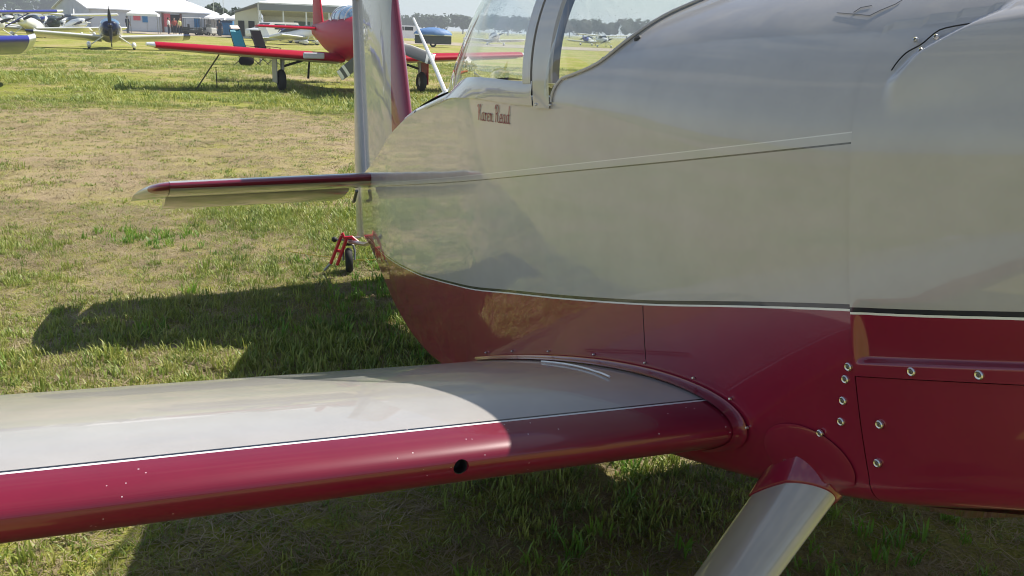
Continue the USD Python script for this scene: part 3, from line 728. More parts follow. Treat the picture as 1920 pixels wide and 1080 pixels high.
for px, d, r_, fm, cm, wm, hi, lab in ((-8, 52, .15, P_WHITE, P_WHITE, P_BLUE, True, 'high wing aircraft with a blue wing parked behind the blue wing tip'), (52, 62, -.3, P_WHITE, P_WHITE, P_WHITE, False, 'white low wing aircraft below the drooping blue wing end'), (20, 88, .1, P_WHITE, P_WHITE, P_WHITE, True, 'white high wing aircraft with the tallest fin at the far left'), (46, 96, .4, P_WHITE, P_DKG, P_WHITE, False, 'white aircraft with a short fin, second at the far left'),
                                      (102, 66, .1, P_WHITE, P_DKG, P_WHITE, False, 'white aircraft under a dark green cowling cover, left of the grey gable'), (127, 74, -.15, P_WHITE, P_WHITE, P_WHITE, True, 'white high wing aircraft with a rounded nose before the grey gable'), (80, 84, .5, P_WHITE, P_BLUE, P_WHITE, False, 'small white aircraft with a blue nose between the green covered and blue winged ones'),
                                      (150, 70, .3, P_WHITE, P_WHITE, P_WHITE, False, 'white aircraft just left of the navy nosed one'), (548, 78, -1.3, P_WHITE, P_BLUE, P_WHITE, False, 'white aircraft with a blue nose parked in front of the cream hall'), (585, 72, 1.1, P_WHITE, P_WHITE, P_WHITE, False, 'white aircraft with a white spinner beside the red fin'),
                                      (1135, 130, .3, P_WHITE, P_WHITE, P_WHITE, True, 'far white high wing aircraft seen through the windscreen'), (1100, 150, -.4, P_WHITE, P_BLUE, P_WHITE, False, 'far white aircraft at the tree line seen through the windscreen'), (930, 110, .2, P_WHITE, P_WHITE, P_WHITE, False, 'far white aircraft seen through the canopy')):
    g_ = at(px, 60, d)
    light_plane(lab, (g_[0], g_[1], 0), face(g_) + r_, fm, cm, wm, fm, group=PG if px < 200 else None, attitude=.18 if not hi else .02, blade_up=False, high=hi)

# the red aircraft
M_REDP = plain('red_aircraft_paint', (.40, .004, .024), .42, spec=.15)
M_UNDER = plain('pale_underside', (.50, .46, .42), .5)
M_BLADE = plain('grey_blade', (.10, .105, .115), .45)
M_CHK = plain('chrome_cover', (.55, .56, .60), .5)
red = thing('red_aircraft', 'red low wing aircraft on tall wheels parked beyond the near tail', 'aircraft', (-4.13, 22.45, 0), math.atan2(.90, -.43))
RF_ = loft([se(x, 0, zc, hw, hh, 2.2, 36) for x, zc, hw, hh in ((-2.35, 1.28, .34, .34), (-2.25, 1.28, .47, .47), (-1.6, 1.28, .54, .54), (-.6, 1.27, .57, .57), (.6, 1.27, .55, .54), (1.8, 1.30, .42, .43), (3.2, 1.36, .20, .27), (4.3, 1.42, .06, .15))])
rf = put('fuselage', RF_, M_REDP, red, 40)
cz = loft([se(x, 0, z_, hw, hh, 2.1, 30) for x, z_, hw, hh in ((-1.15, 1.66, .28, .05), (-.7, 1.70, .36, .26), (0, 1.72, .38, .34), (.9, 1.70, .34, .28), (1.7, 1.62, .2, .12))])
put('canopy', cz, P_SKY, rf, 40)
for x in (-.72, -.1, .6):
    put('canopy_frame', tube([(x, .39 * math.cos(a), 1.70 + .335 * math.sin(a)) for a in np.linspace(-.1, math.pi + .1, 18)], .018, 6), M_WHITEP, rf)
for s in (1, -1):
    top = wing_panel(.35, 4.55, -.55, -.20, .78, .98, 1.75, 1.05, .14, s, .02, 18)
    wv = put('wing', top, M_REDP, rf, 35)
    und = wing_panel(.45, 4.45, -.36, -.06, .755, .955, 1.45, .85, .10, s, .02, 10); und.apply_translation((0, 0, -.042)); put('lower_skin', und, M_UNDER, wv, 35)
    put('wing_tip', wing_panel(4.55, 4.72, -.20, -.02, .98, .995, 1.05, .7, .12, s, .02, 5), M_WHITEP, wv, 35)
    lg = put('landing_gear_leg', tube([(.05, s * 1.72, .80), (.0, s * 1.75, .25)], [.055, .045], 10), M_DULL, wv)
    put('drag_strut', tube([(.05, s * 1.05, .78), (.02, s * 1.70, .58)], .03, 8), M_SEAL, lg)
    put('gear_door', box((.55, .03, .62), (.12, s * 1.90, .50), .01), M_REDP if s < 0 else M_DULL, lg)
    w_ = trimesh.creation.torus(.17, .085, 28, 14); w_.apply_transform(trimesh.transformations.rotation_matrix(np.pi / 2, [1, 0, 0])); w_.apply_translation((0, s * 1.77, .255)); wh = put('wheel', w_, M_TYRE, lg, 60)
    put('rim', (lambda c: (c.apply_transform(trimesh.transformations.rotation_matrix(np.pi / 2, [1, 0, 0])), c.apply_translation((0, s * 1.77, .255)), c)[2])(trimesh.creation.cylinder(.13, .10)), M_DULL, wh)
    put('horizontal_stabilizer', wing_panel(.1, 1.7, 3.1, 3.35, 1.45, 1.47, 1.0, .65, .10, s, 0, 6), M_REDP, rf, 35)
put('intake_grille', cat_(box((.06, .5, .14), (-.62, 1.12, .86), .02)), M_CHK, rf)
put('fin', (lambda v: (v.apply_transform(trimesh.transformations.rotation_matrix(np.pi / 2, [1, 0, 0])), v)[1])(wing_panel(1.45, 2.85, 3.1, 3.65, 0, 0, 1.25, .65, .10, 1, 0, 8)), M_REDP, rf, 35)
spn = trimesh.creation.revolve(np.array([(0, .45), (.08, .40), (.16, .22), (.2, 0)]), sections=24); spn.apply_transform(trimesh.transformations.rotation_matrix(-np.pi / 2, [0, 1, 0])); spn.apply_translation((-2.36, 0, 1.28))
sp_red = put('spinner', spn, M_WHITEP, rf, 40)
for k_, a0 in enumerate((math.radians(-128), math.radians(108), math.radians(-10))):
    def bl(r0, r1, grow=0):
        rr = []
        for k in np.linspace(r0, r1, 8):
            r_ = .18 + 1.08 * k; c = .135 * min(1, .45 + 1.4 * k) * (1 if k < .93 else .88) + grow
            a = np.linspace(0, 2 * np.pi, 12, endpoint=False)
            rr.append(np.stack([-2.50 + (.022 + grow) * np.sin(a) + .05 * np.cos(a), c * np.cos(a), np.full(12, r_)], 1))
        b = loft(rr); b.apply_transform(trimesh.transformations.rotation_matrix(a0, [1, 0, 0])); b.apply_translation((0, 0, 1.28)); return b
    pb_ = put('propeller_blade', bl(0, 1), M_BLADE, sp_red, 40)
    put('tip_band', bl(.80, .86, .003), M_WHITEP, pb_, 40); put('tip_band', bl(.93, 1.0, .003), M_WHITEP, pb_, 40)
put('nose_gear_leg', tube([(-1.7, 0, .85), (-1.75, 0, .3)], .04, 8), M_DULL, rf)
w_ = trimesh.creation.torus(.14, .07, 24, 12); w_.apply_transform(trimesh.transformations.rotation_matrix(np.pi / 2, [1, 0, 0])); w_.apply_translation((-1.75, 0, .21)); put('nose_wheel', w_, M_TYRE, rf, 60)
put('tie_down_strap', tube([at_ for at_ in ((.2, 3.15, .88), (.25, 3.15, .80), (-.15, 3.75, .02))], .016, 6), plain('strap_webbing', (.10, .085, .05), .9), rf)
st_ = thing('stake', 'thin dark tie down stake standing under the red wing', 'stake', (*at(407, 166, 21.0)[:2], 0)); put('shaft', tube([(0, 0, -.05), (.0, 0, .50)], .011, 6), M_SEAL, st_); put('eye', trimesh.creation.torus(.025, .007, 14, 8).apply_translation((0, 0, .52)), M_SEAL, st_)
put('pitot_boom', tube([(.3, 1.02, .75), (.36, 1.05, .28)], [.022, .03], 6), M_SEAL, rf)



# ------------------------------------------------------------------ thin summer haze over the field
haze_m = usdkit.material(stage, L('summer_haze'), {'v': ('principled_volume', {'color': (0.86, 0.90, 0.95), 'density': HAZE, 'anisotropy': 0.2})}, [], volume='v.volume')
tag(put('haze', box((3200, 4200, 17), (0, 400, 7.5)), haze_m), kind='stuff')

# ------------------------------------------------------------------ the cream and maroon aircraft
BODY_R = np.array([[-0.43726638346306074, -0.8967706138325571, -0.06782754646538602], [0.8819190952948037, -0.44234817440697655, 0.16293189360346222], [-0.17611592559314562, 0.01142623145195464, 0.9843031148926005]])
BODY_T = np.array([0.96480912, 1.52311555, 1.37670209])
BASE = BODY_R @ np.array([0.3, 0, 0]) + BODY_T
BASE[2] = 0
BO = BODY_R.T @ (BASE - BODY_T)           # the base in body coordinates
mm = Gf.Matrix4d(1)
for i in range(3):
    mm.SetRow(i, Gf.Vec4d(*BODY_R[:, i], 0))
mm.SetRow(3, Gf.Vec4d(*BASE, 1))
plane = thing('light_aircraft', 'cream aircraft with maroon belly, clear canopy and maroon leading edges filling the right foreground', 'aircraft', matrix=mm)

def body(name, mesh, mat, parent=plane, smooth=35, prim=None, label=None):
    mesh = mesh.copy()
    mesh.apply_translation(-BO)
    pv = {k: (lambda v, fn=fn: fn(v + BO)) for k, fn in (prim or {}).items()}
    return put(name, mesh, mat, parent, smooth, pv, label)

C = lambda pts: PchipInterpolator(*zip(*pts))
f_w = C([(-1.05, .20), (-1.0, .29), (-.8, .405), (-.4, .495), (0, .535), (.5, .55), (.9, .559), (1.3, .543), (1.8, .47), (2.4, .375), (3.0, .28), (3.6, .168), (4.0, .09), (4.33, .028)])
f_zs = C([(-1.05, .0), (0, .0), (.3, .04), (.6, .12), (.85, .172), (1.0, .188), (1.41, .247), (1.7, .270), (2.2, .270), (2.8, .228), (3.1, .180), (3.4, .138), (3.84, .095), (4.33, .06)])
f_zc = C([(-1.05, .10), (-1.0, .16), (-.6, .26), (0, .375), (.47, .425), (.9, .43), (2.2, .41), (2.6, .435), (2.85, .44), (3.05, .40), (3.4, .285), (3.65, .212), (3.9, .160), (4.22, .108), (4.33, .095)])
f_zb = C([(-1.05, -.22), (-.9, -.33), (-.5, -.405), (-.22, -.465), (0, -.52), (.26, -.562), (1.0, -.615), (1.6, -.66), (2.2, -.665), (2.53, -.645), (2.92, -.58), (3.47, -.45), (3.99, -.34), (4.33, -.30)])
f_n = C([(-1.05, 2.0), (0, 2.25), (.9, 2.1), (2.2, 1.45), (2.8, 1.12), (3.2, 1.08), (4.33, 1.4)])
f_stripe = C([(-1.05, -.13), (-.26, -.188), (-.1, -.202), (.045, -.213), (.216, -.228), (.526, -.258), (.846, -.28), (1.155, -.298), (1.49, -.32), (1.94, -.34), (2.35, -.353), (2.66, -.352), (3.2, -.338), (3.8, -.305), (4.4, -.262)])
f_pin = C([(-.1, .040), (-.02, .037), (.519, .022), (1.577, .003), (3.0, .0)])

def side_pts(x, n=30):
    """(y, z) from the belly chine up to the shoulder."""
    w, zs, zb = f_w(x), f_zs(x), f_zb(x)
    r = min(.05 - .025 * float(np.clip((x - 1.0) / .6, 0, 1)), w * .5)
    wb = w * (.91 + .05 * float(np.clip((x - 1.0) / .8, 0, 1)))
    z = np.linspace(zb + r, zs, n)
    t = (z - z[0]) / max(zs - z[0], 1e-6)
    y = wb + (w - wb) * (1 - (1 - np.clip(t * 1.25, 0, 1)) ** 2)
    a = np.linspace(-np.pi / 2, 0, 7)[:-1]
    corner = np.stack([wb - r + r * np.cos(a), zb + r + r * np.sin(a)], 1)
    bot = np.stack([np.linspace(0, wb - r, 7)[:-1], np.full(6, zb)], 1)
    return np.vstack([bot, corner, np.stack([y, z], 1)])

def top_pts(x, q):
    """(y, z) on the deck arc, q 0 at the shoulder, 1 at the crest."""
    w, zs, zc, n = f_w(x), f_zs(x), f_zc(x), f_n(x)
    a = np.asarray(q) * np.pi / 2
    return np.stack([w * np.cos(a) ** (2 / n), zs + (zc - zs) * np.sin(a) ** (2 / n)], -1)
Q = np.linspace(0, 1, 34)

def mirror(P):
    """half-section grid (a, b, 3), belly centre to crest -> full"""
    o = P[:, ::-1].copy(); o[..., 1] *= -1
    return np.concatenate([o, P], 1)

sdz = lambda v: v[:, 2] - f_stripe(np.clip(v[:, 0], -1.05, 4.4))
def sdp(v):
    s = v[:, 2] - f_pin(np.clip(v[:, 0], -.1, 3.0))
    return np.where((v[:, 0] > -.02) & (v[:, 0] < 3.4), s, -1)
PV = {'sd': sdz, 'sd2': sdp}

# lower shell: belly and sides up to the shoulder
X1 = np.concatenate([np.linspace(.0, 1.0, 41), np.linspace(1.04, 4.33, 90)])
def half(X, fn):
    return np.array([[(x, y, z) for y, z in fn(x)] for x in X])
shell = mirror(half(X1, side_pts))
endc = shell[-1]
fus = grid(shell)
fus = cat_(fus, trimesh.Trimesh(np.vstack([endc, endc.mean(0)]), [[j, j + 1, len(endc)] for j in range(len(endc) - 1)], process=False))
body('fuselage', fus, M_HULL, prim=PV)
# turtle deck behind the canopy
X2 = np.linspace(2.25, 4.33, 70)
deck = mirror(half(X2, lambda x: top_pts(x, Q)))
body('turtle_deck', grid(deck), M_HULL, prim={'sd': lambda v: v[:, 0] * 0 + 1, 'sd2': lambda v: v[:, 0] * 0 - 1})
# forward deck, cream outside the windscreen line, dark glare shield inside it
F_WS = C([(0, .865), (.117, .836), (.151, .775), (.214, .700), (.331, .648), (.46, .603), (.54, .555), (.75, .46), (1, .42)])
def ws_x(q):
    return F_WS(np.clip(q, 0, 1))
X3 = np.linspace(.0, .90, 130)
fd = mirror(half(X3, lambda x: top_pts(x, Q)))
def sd_fd(v):
    z = np.clip((v[:, 2] - f_zs(v[:, 0])) / np.maximum(f_zc(v[:, 0]) - f_zs(v[:, 0]), 1e-4), 0, 1)
    q = np.arcsin(z ** (f_n(v[:, 0]) / 2)) / (np.pi / 2)
    return v[:, 0] - ws_x(q)
M_FDECK = paint('forward_deck_paint', [(-1, CREAM), (0.0, (0.02, 0.02, 0.022))], span=0.3, pin=True)
fdm = grid(fd)
_c = fdm.triangles_center
fdm.update_faces(~((sd_fd(_c) > .012) & (_c[:, 0] > .56)))
body('forward_deck', fdm, M_FDECK, prim={'sd': sd_fd, 'sd2': sdp})

# cockpit tub, seats, panel
tubp = np.array([[(x, s * (f_w(x) - .03), z) for s, z in ((1, f_zs(x) - .004), (.96, -.4), (-.96, -.4), (-1, f_zs(x) - .004))] for x in np.linspace(.5, 2.3, 30)])
body('cockpit_tub', grid(tubp), M_DARK)
for s in (-1, 1):
    body('sill_rail', tube([(x, s * (f_w(x) - .018), f_zs(x) + .006) for x in np.linspace(.86, 2.5, 40)], .012, 8), M_WHITEP)
    seat = body('seat', box((.5, .36, .12), (1.35, s * .22, -.2), .03), M_SEAT)
    bk = box((.09, .34, .40), (0, 0, .0), .03); bk.apply_transform(trimesh.transformations.rotation_matrix(.3, [0, 1, 0])); bk.apply_translation((1.62, s * .21, -.0))
    body('seat_back', bk, M_SEAT, seat)
body('instrument_panel', box((.02, .98, .34), (.62, 0, .12), .005), M_DARK)

# ---- canopy, windscreen and their frames
f_cw = C([(.84, .556), (.92, .558), (1.3, .538), (1.7, .45), (2.0, .352), (2.2, .287), (2.4, .212), (2.55, .13), (2.66, .03)])
f_cc = C([(.84, .71), (1.2, .79), (1.6, .82), (1.9, .775), (2.1, .735), (2.3, .635), (2.5, .53), (2.62, .445), (2.66, .41)])
def can_base(x):
    return f_zs(x) + .046 - .040 * np.clip((x - 1.45) / .6, 0, 1)
def can_pts(x, q, grow=0.0):
    w, z0, zc = f_cw(x) + grow, can_base(x), f_cc(x) + grow
    a = np.asarray(q) * np.pi / 2
    e_ = 2 / (1.98 - .33 * np.clip((x - 1.0) / .9, 0, 1))
    return np.stack([w * np.cos(a) ** e_, z0 + (zc - z0) * np.sin(a) ** e_], -1)
XC = np.concatenate([np.linspace(.965, 2.4, 50), np.linspace(2.42, 2.66, 30)])
canopy = mirror(half(XC, lambda x: can_pts(x, Q)))
CAN = body('canopy', grid(canopy), M_GLASS)
# skirt under the bubble
def skirt(side):
    P = []
    for x in np.linspace(.955, 2.58, 70):
        w0, z0 = f_w(x) + .004, f_zs(x) - .006
        w1, z1 = f_cw(x) + .003, can_base(x) + .006
        k = np.clip((x - 2.0) / .65, 0, 1)
        w0 = w0 * (1 - k) + (f_cw(x) + .06) * k
        z0 = z0 + k * .04
        P.append([(x, side * (w1 - .008), z1), (x, side * w1, z1), (x, side * (w0 * .5 + w1 * .5 + .003), (z0 + z1) / 2), (x, side * w0, z0), (x, side * (w0 - .01), z0 - .001)])
    return grid(P)
for s in (1, -1):
    body('canopy_skirt', skirt(s), M_CREAM, CAN)
# bows
def bow(x0, x1, grow, thick, lean=0.0, zlow=None, n=60):
    """A band following the canopy section between stations x0 and x1, closed section."""
    q = np.linspace(-1, 1, n)
    rings = []
    for qq in q:
        s = 1 if qq >= 0 else -1
        aq = 1 - abs(qq)
        ring = []
        for x, g in ((x0, grow), (x1, grow), (x1, grow - thick), (x0, grow - thick)):
            y, z = can_pts(x, np.array(aq), g)
            ring.append((x + lean * (z - can_base(x)), s * y, z))
        rings.append(ring)
    return loft(rings, True, True)
body('canopy_front_frame', bow(.962, 1.005, .005, .012), M_CREAM, CAN)
body('canopy_seal', bow(.948, .962, -.004, .012), M_SEAL, CAN)
M_BAR = plain('roll_bar_paint', (.13, .13, .14), .45)
ARCH = body('roll_bar_cover', bow(.868, .948, .006, .010), M_CREAM)
body('roll_bar', bow(.885, .925, -.012, .02), M_BAR, ARCH)
for s in (1, -1):
    P = []
    for z in np.linspace(.0, 1, 8):
        row = []
        for x in np.linspace(.868, .948, 6):
            zl, zh = f_zs(x) - .012, can_base(x) + .004
            row.append((x, s * (f_w(x) * (1 - z) + (f_cw(x) + .006) * z + .0045 * (1 - z)), zl + (zh - zl) * z))
        P.append(row)
    body('roll_bar_foot', grid(P), M_CREAM, ARCH)
# windscreen
QW = np.linspace(0, 1, 40)
P = []
for q in QW:
    b = np.array([ws_x(q), *top_pts(ws_x(q), q)])
    t = np.array([.868, *can_pts(.868, q, .001)])
    row = []
    for k in np.linspace(0, 1, 14):
        p_ = b * (1 - k) + t * k
        p_[1] += .018 * math.sin(np.pi * k) * (1 - q)
        p_[2] += .045 * math.sin(np.pi * k) * q
        row.append(p_)
    P.append(row)
P = np.array(P)
Pm = P[::-1].copy(); Pm[..., 1] *= -1
WS = body('windscreen', grid(np.concatenate([P, Pm])), M_GLASS)
strip = [np.array([ws_x(q) - .004, *(top_pts(ws_x(q) - .004, q) + np.array([.002, .003]))]) for q in np.linspace(.0, 1, 50)]
strip = np.array(strip)
sm = strip[::-1].copy(); sm[:, 1] *= -1
body('windscreen_trim', tube(np.concatenate([strip, sm[1:]]), .0035, 8), M_CREAM, WS)

# ---- cowling in two pieces
def cowl_y(x, y, z):
    """Outward bulges of the cowling cheeks."""
    sm_ = lambda t: np.clip(t, 0, 1) ** 2 * (3 - 2 * np.clip(t, 0, 1))
    xb = -.042 - .9 * np.clip(z - .12, 0, 1) - 1.2 * np.clip(z - .155, 0, 1)
    cheek = .024 * sm_((xb - x) / .030) * sm_((z - .065) / .12) * sm_((.222 - z) / .045)
    low = -.012 * sm_((-.18 - z) / .085) * sm_((z + .288 + .13 * x) / .007) * sm_((-.004 - x) / .02)
    return cheek + low
XW = np.concatenate([np.linspace(-.003, -.3, 100), np.linspace(-.31, -1.05, 30)])
ZS = lambda x: -.308 - .13 * x if x > -.6 else -.23
up_, lo_ = [], []
for x in XW:
    sp = side_pts(x, 60)
    zz = np.linspace(ZS(x), f_zs(x), 90)
    yy = np.interp(zz, sp[12:, 1], sp[12:, 0])
    sec = np.vstack([np.stack([yy, zz], 1), top_pts(x, np.linspace(0, 1, 110))[1:]])
    sec[:, 0] = sec[:, 0] + (cowl_y(x, sec[:, 0], sec[:, 1]) + .004) * (sec[:, 0] > .03)
    sec[:, 1] += .003 * (sec[:, 1] > .2)
    up_.append([(x, y, z) for y, z in sec])
    zb_ = f_zb(x)
    r = .05
    zl = np.linspace(zb_ + r, ZS(x) - .0015, 16)
    yl = np.interp(zl, sp[12:, 1], sp[12:, 0])
    s2 = np.vstack([sp[:12], np.stack([yl, zl], 1)])
    s2[:, 0] += .0015 * (s2[:, 0] > .05)
    lo_.append([(x, y, z) for y, z in s2])
up_, lo_ = np.array(up_), np.array(lo_)
def lip(Pg):
    """adds the inward turned edge at the firewall end"""
    a = Pg[0].copy(); a[:, 0] += .002; a[:, 1] *= .992; a[:, 2] = a[:, 2] * .992
    return np.concatenate([a[None], Pg], 0)
PVC = {'sd': lambda v: sdz(v) + .004, 'sd2': lambda v: v[:, 0] * 0 - 1}
def turn_in(Pg):
    a = Pg[:, :1].copy(); a[..., 1] -= .006
    return np.concatenate([a, Pg], 1)
uu = turn_in(up_)
uo = uu[:, ::-1].copy(); uo[..., 1] *= -1
COWL = body('upper_cowling', grid(lip(np.concatenate([uo[:, :0], uu], 1))).__add__(grid(lip(uo))), M_HULL, prim=PVC, smooth=40)
LOW = body('lower_cowling', grid(lip(mirror(lo_))), M_MAROON, smooth=40)
rg = mirror(np.array([[(-1.05, y, z) for y, z in np.vstack([side_pts(-1.05, 30), top_pts(-1.05, Q)])]]))[0]
body('cowl_front', trimesh.Trimesh(np.vstack([rg, rg.mean(0)]), [[j + 1, j, len(rg)] for j in range(len(rg) - 1)] + [[0, len(rg) - 1, len(rg)]], process=False), M_CREAM)
sp_ = trimesh.creation.revolve(np.array([(0, .30), (.05, .27), (.10, .18), (.135, .08), (.145, 0)]), sections=40)
sp_.apply_transform(trimesh.transformations.rotation_matrix(-np.pi / 2, [0, 1, 0])); sp_.apply_translation((-1.06, 0, -.02))
SPIN = body('spinner', sp_, M_MAROON)
for s in (1, -1):
    rings = []
    for k in np.linspace(0, 1, 14):
        c = .06 + .08 * math.sin(np.pi * min(k * 1.3 + .1, 1)); th = .035 * (1 - k) + .008
        tw = math.radians(60 - 42 * k)
        a = np.linspace(0, 2 * np.pi, 12, endpoint=False)
        rings.append([(-1.14 + math.sin(tw) * c * np.cos(t) * .5 + math.cos(tw) * th * .5 * np.sin(t), s * (math.cos(tw) * c * np.cos(t) * .5 - math.sin(tw) * th * .5 * np.sin(t)), -.02 + s * (.08 + .83 * k)) for t in a])
    body('propeller_blade', loft(rings), M_DARK, SPIN)
# exhaust ramp under the cowling
P = []
for x, zo in ((.10, .0), (.04, .035), (-.08, .045), (-.25, .02), (-.4, .0)):
    P.append([(x, y, f_zb(x) - .004 - zo * (1 - (abs(y) / .43) ** 6)) for y in np.linspace(-.43, .43, 15)])
body('exhaust_ramp', grid(P), M_MAROON, LOW)
# split line and hinge pin of the top cowling, oil door
def on_deck(x, q, off=0.0):
    y, z = top_pts(x, np.array(q)); return np.array([x, y + off * .6, z + off])

# ---- wing
CH, LE0, ZLE0, DIH, INC = 1.42, .262, -.453, .048, .09
AF = naca(90, .112, 0.0, CH)
def wing_ring(y, sgn):
    return np.stack([LE0 + AF[:-1, 0], np.full(len(AF) - 1, sgn * y), ZLE0 + DIH * (y - .54) + AF[:-1, 1] - AF[:-1, 0] * INC], 1)
HOLE = (1.055)
STRIPE_X = .066
sdw = lambda v: v[:, 0] - LE0 - STRIPE_X
for sgn in (1, -1):
    w_ = loft([wing_ring(y, sgn) for y in np.concatenate([np.linspace(.44, 2.0, 40), np.linspace(2.05, 3.72, 25)])])
    if sgn > 0:
        mf = manifold3d.Manifold(manifold3d.Mesh(w_.vertices.astype(np.float32), w_.faces.astype(np.uint32)))
        if mf.volume() < 0 or mf.status() != manifold3d.Error.NoError:
            w_.invert(); mf = manifold3d.Manifold(manifold3d.Mesh(w_.vertices.astype(np.float32), w_.faces.astype(np.uint32)))
        print('wing status', mf.status(), mf.volume())
        hz_ = ZLE0 + DIH * (HOLE - .54) - .006
        cy = manifold3d.Manifold.cylinder(.09, .0125, .0125, 40).rotate([0, 90, 0]).translate([LE0 - .03, HOLE, hz_])
        mf = mf - cy
        mg = mf.to_mesh()
        w_ = trimesh.Trimesh(mg.vert_properties[:, :3], mg.tri_verts, process=False)
    wname = body('wing', w_, M_WING, prim={'sd': sdw}, smooth=30)
    if sgn > 0:
        WING = wname
        cup = cat_(trimesh.creation.annulus(.0112, .0122, .05, sections=30), trimesh.creation.cylinder(.0122, .002, sections=30))
        cup.apply_transform(trimesh.transformations.rotation_matrix(np.pi / 2, [0, 1, 0])); cup.apply_translation((LE0 + .032, HOLE, hz_))
        body('tie_down_hole', cup, M_SEAL, WING)
    tip = []
    for k in np.linspace(0, 1, 10):
        rr = wing_ring(3.72 + .16 * k, sgn); c = rr.mean(0); s_ = math.sqrt(max(1 - k ** 2.2, .002))
        rr[:, 2] = c[2] + (rr[:, 2] - c[2]) * s_; rr[:, 0] = LE0 + .25 * k ** 2 + (rr[:, 0] - LE0) * (1 - .25 * k ** 2)
        tip.append(rr)
    body('wing_tip', loft(tip), M_WING, wname, prim={'sd': sdw})
# root fairing on the near side
def root_fairing():
    n = len(AF)
    a = AF[: int(n * .60)]
    a = a[a[:, 0] < 1.25]
    t = np.gradient(a, axis=0); t /= np.linalg.norm(t, axis=1, keepdims=True)
    nrm = np.stack([t[:, 1], -t[:, 0]], 1)
    nrm *= np.sign((nrm[:1] @ np.array([[0], [1.0]])))[0, 0]
    P = []
    for (x, z), (nx, nz) in zip(a, nrm):
        row = []
        X = LE0 + x
        sp = side_pts(float(np.clip(X, 0, 4)), 60)
        for k in np.linspace(0, 1, 9):
            off = .009 * (1 - math.sin(k * np.pi / 2)) + .0035
            zz = ZLE0 + z - x * INC + nz * off
            yw = np.interp(zz, sp[6:, 1], sp[6:, 0])
            row.append((X + nx * off, yw + .004 + .024 * (1 - math.cos(k * np.pi / 2)), zz + DIH * .024 * k))
        P.append(row)
    return np.array(P)
RF = root_fairing()
FAIR = body('wing_root_fairing', grid(RF), M_MAROON)
def screw(p_, nrm, r=.0065, parent=plane, name='screw', small=False):
    nrm = np.asarray(nrm, float) / np.linalg.norm(nrm)
    Tm = trimesh.geometry.align_vectors([0, 0, 1], nrm); Tm[:3, 3] = p_
    w1 = trimesh.creation.revolve(np.array([(0, .0016), (r * .55, .0016), (r * .8, .0026), (r, .0012), (r, -.002)]), sections=16)
    w1.apply_transform(Tm)
    s = body(name, w1, M_SCREW, parent, 40)
    if not small:
        h = trimesh.creation.revolve(np.array([(0, .0022), (r * .35, .0024), (r * .5, .0018)]), sections=12)
        h2 = cat_(h, box((r * .7, r * .16, .0006), (0, 0, .0026)))
        h2.apply_transform(Tm)
        body('screw_head', h2, M_SCREWD, s, 40)
for k in range(6, len(RF) - 2, 9):
    j = RF[k, 0]
    screw(j + np.array([0, .001, .010]), (0, 1, .2), .0028, FAIR, 'rivet', True)
# fuselage skin lap behind the firewall
# ---- screws round the firewall
def wall_y(x, z):
    sp = side_pts(x, 60)
    return float(np.interp(z, sp[6:, 1], sp[6:, 0]))
for x, z in ((.004, -.296), (.012, -.317), (.021, -.353), (.030, -.389)):
    screw((x + .006, wall_y(x, z) + .001, z), (0, 1, -.1))
for x, z in ((-.10, -.284), (-.197, -.272), (-.30, -.258), (-.038, -.376), (-.024, -.441)):
    screw((x, wall_y(x, z) + .004, z), (0, 1, -.1), parent=LOW if z < -.32 else COWL)

# ---- undercarriage leg with its fairings
P0, P1 = np.array([.130, .425, -.47]), np.array([.205, 1.06, -1.15])
def leg_ring(p_, ch, th, n=56, cut=0.0):
    a = np.linspace(0, 2 * np.pi, n, endpoint=False)
    d = (P1 - P0) / np.linalg.norm(P1 - P0)
    ex = np.array([1.0, 0, 0]); ex -= d * (ex @ d); ex /= np.linalg.norm(ex)
    ey = np.cross(d, ex)
    xx = np.where(np.cos(a) > 0, np.cos(a) * .62, np.cos(a) * .38) * ch
    yy = np.sin(a) * th * np.where(np.cos(a) > 0, (1 - np.cos(a) * .55), 1)
    return p_ + xx[:, None] * (ex + cut * d) + yy[:, None] * ey
for sgn in (1, -1):
    fl = np.array([1, sgn, 1])
    gear = body('landing_gear_leg', loft([leg_ring(P0 + (P1 - P0) * k, .148 - .03 * k, .042 - .012 * k) * fl for k in np.linspace(.03, .97, 10)]), M_CREAM)
    sl = [leg_ring(P0 + (P1 - P0) * k, .160 + e, t_, cut=ct) * fl for k, e, t_, ct in ((-.16, .01, .088, 0), (-.08, .01, .086, .0), (-.02, .006, .078, .12), (.03, .002, .064, .25), (.075, -.004, .052, .42), (.105, -.008, .046, .5), (.108, -.016, .042, .5))]
    body('gear_sleeve', loft(sl), M_MAROON, gear)
    Cw = P1 * fl + np.array([.0, .02 * sgn, -.03])
    ty = trimesh.creation.torus(.125, .055, 36, 18); ty.apply_transform(trimesh.transformations.rotation_matrix(np.pi / 2, [1, 0, 0])); ty.apply_translation(Cw)
    wh = body('wheel', ty, M_TYRE, gear)
    hb = trimesh.creation.cylinder(.085, .07, sections=28); hb.apply_transform(trimesh.transformations.rotation_matrix(np.pi / 2, [1, 0, 0])); hb.apply_translation(Cw)
    body('rim', hb, M_DULL, wh)
# flange of the leg fairing on the fuselage side
def flange():
    P = []
    for a in np.linspace(0, 2 * np.pi, 64):
        row = []
        for k in (-1.3, -.4, .2, .6, .85, 1):
            rx, rz = .052 + .043 * k, .025 + .035 * k
            x, z = .118 + rx * math.cos(a), -.475 + rz * math.sin(a)
            z = max(z, f_zb(float(x)) + .03)
            row.append((x, wall_y(float(np.clip(x, -.2, 4)), z) + .004 * min(1 - k, 1) ** .5 + .003, z))
        P.append(row)
    return grid(P)
body('gear_flange', flange(), M_MAROON)
for x, z in ((.079, -.418), (.168, -.488)):
    screw((x, wall_y(x, z) + .004, z), (0, 1, -.2), .006)

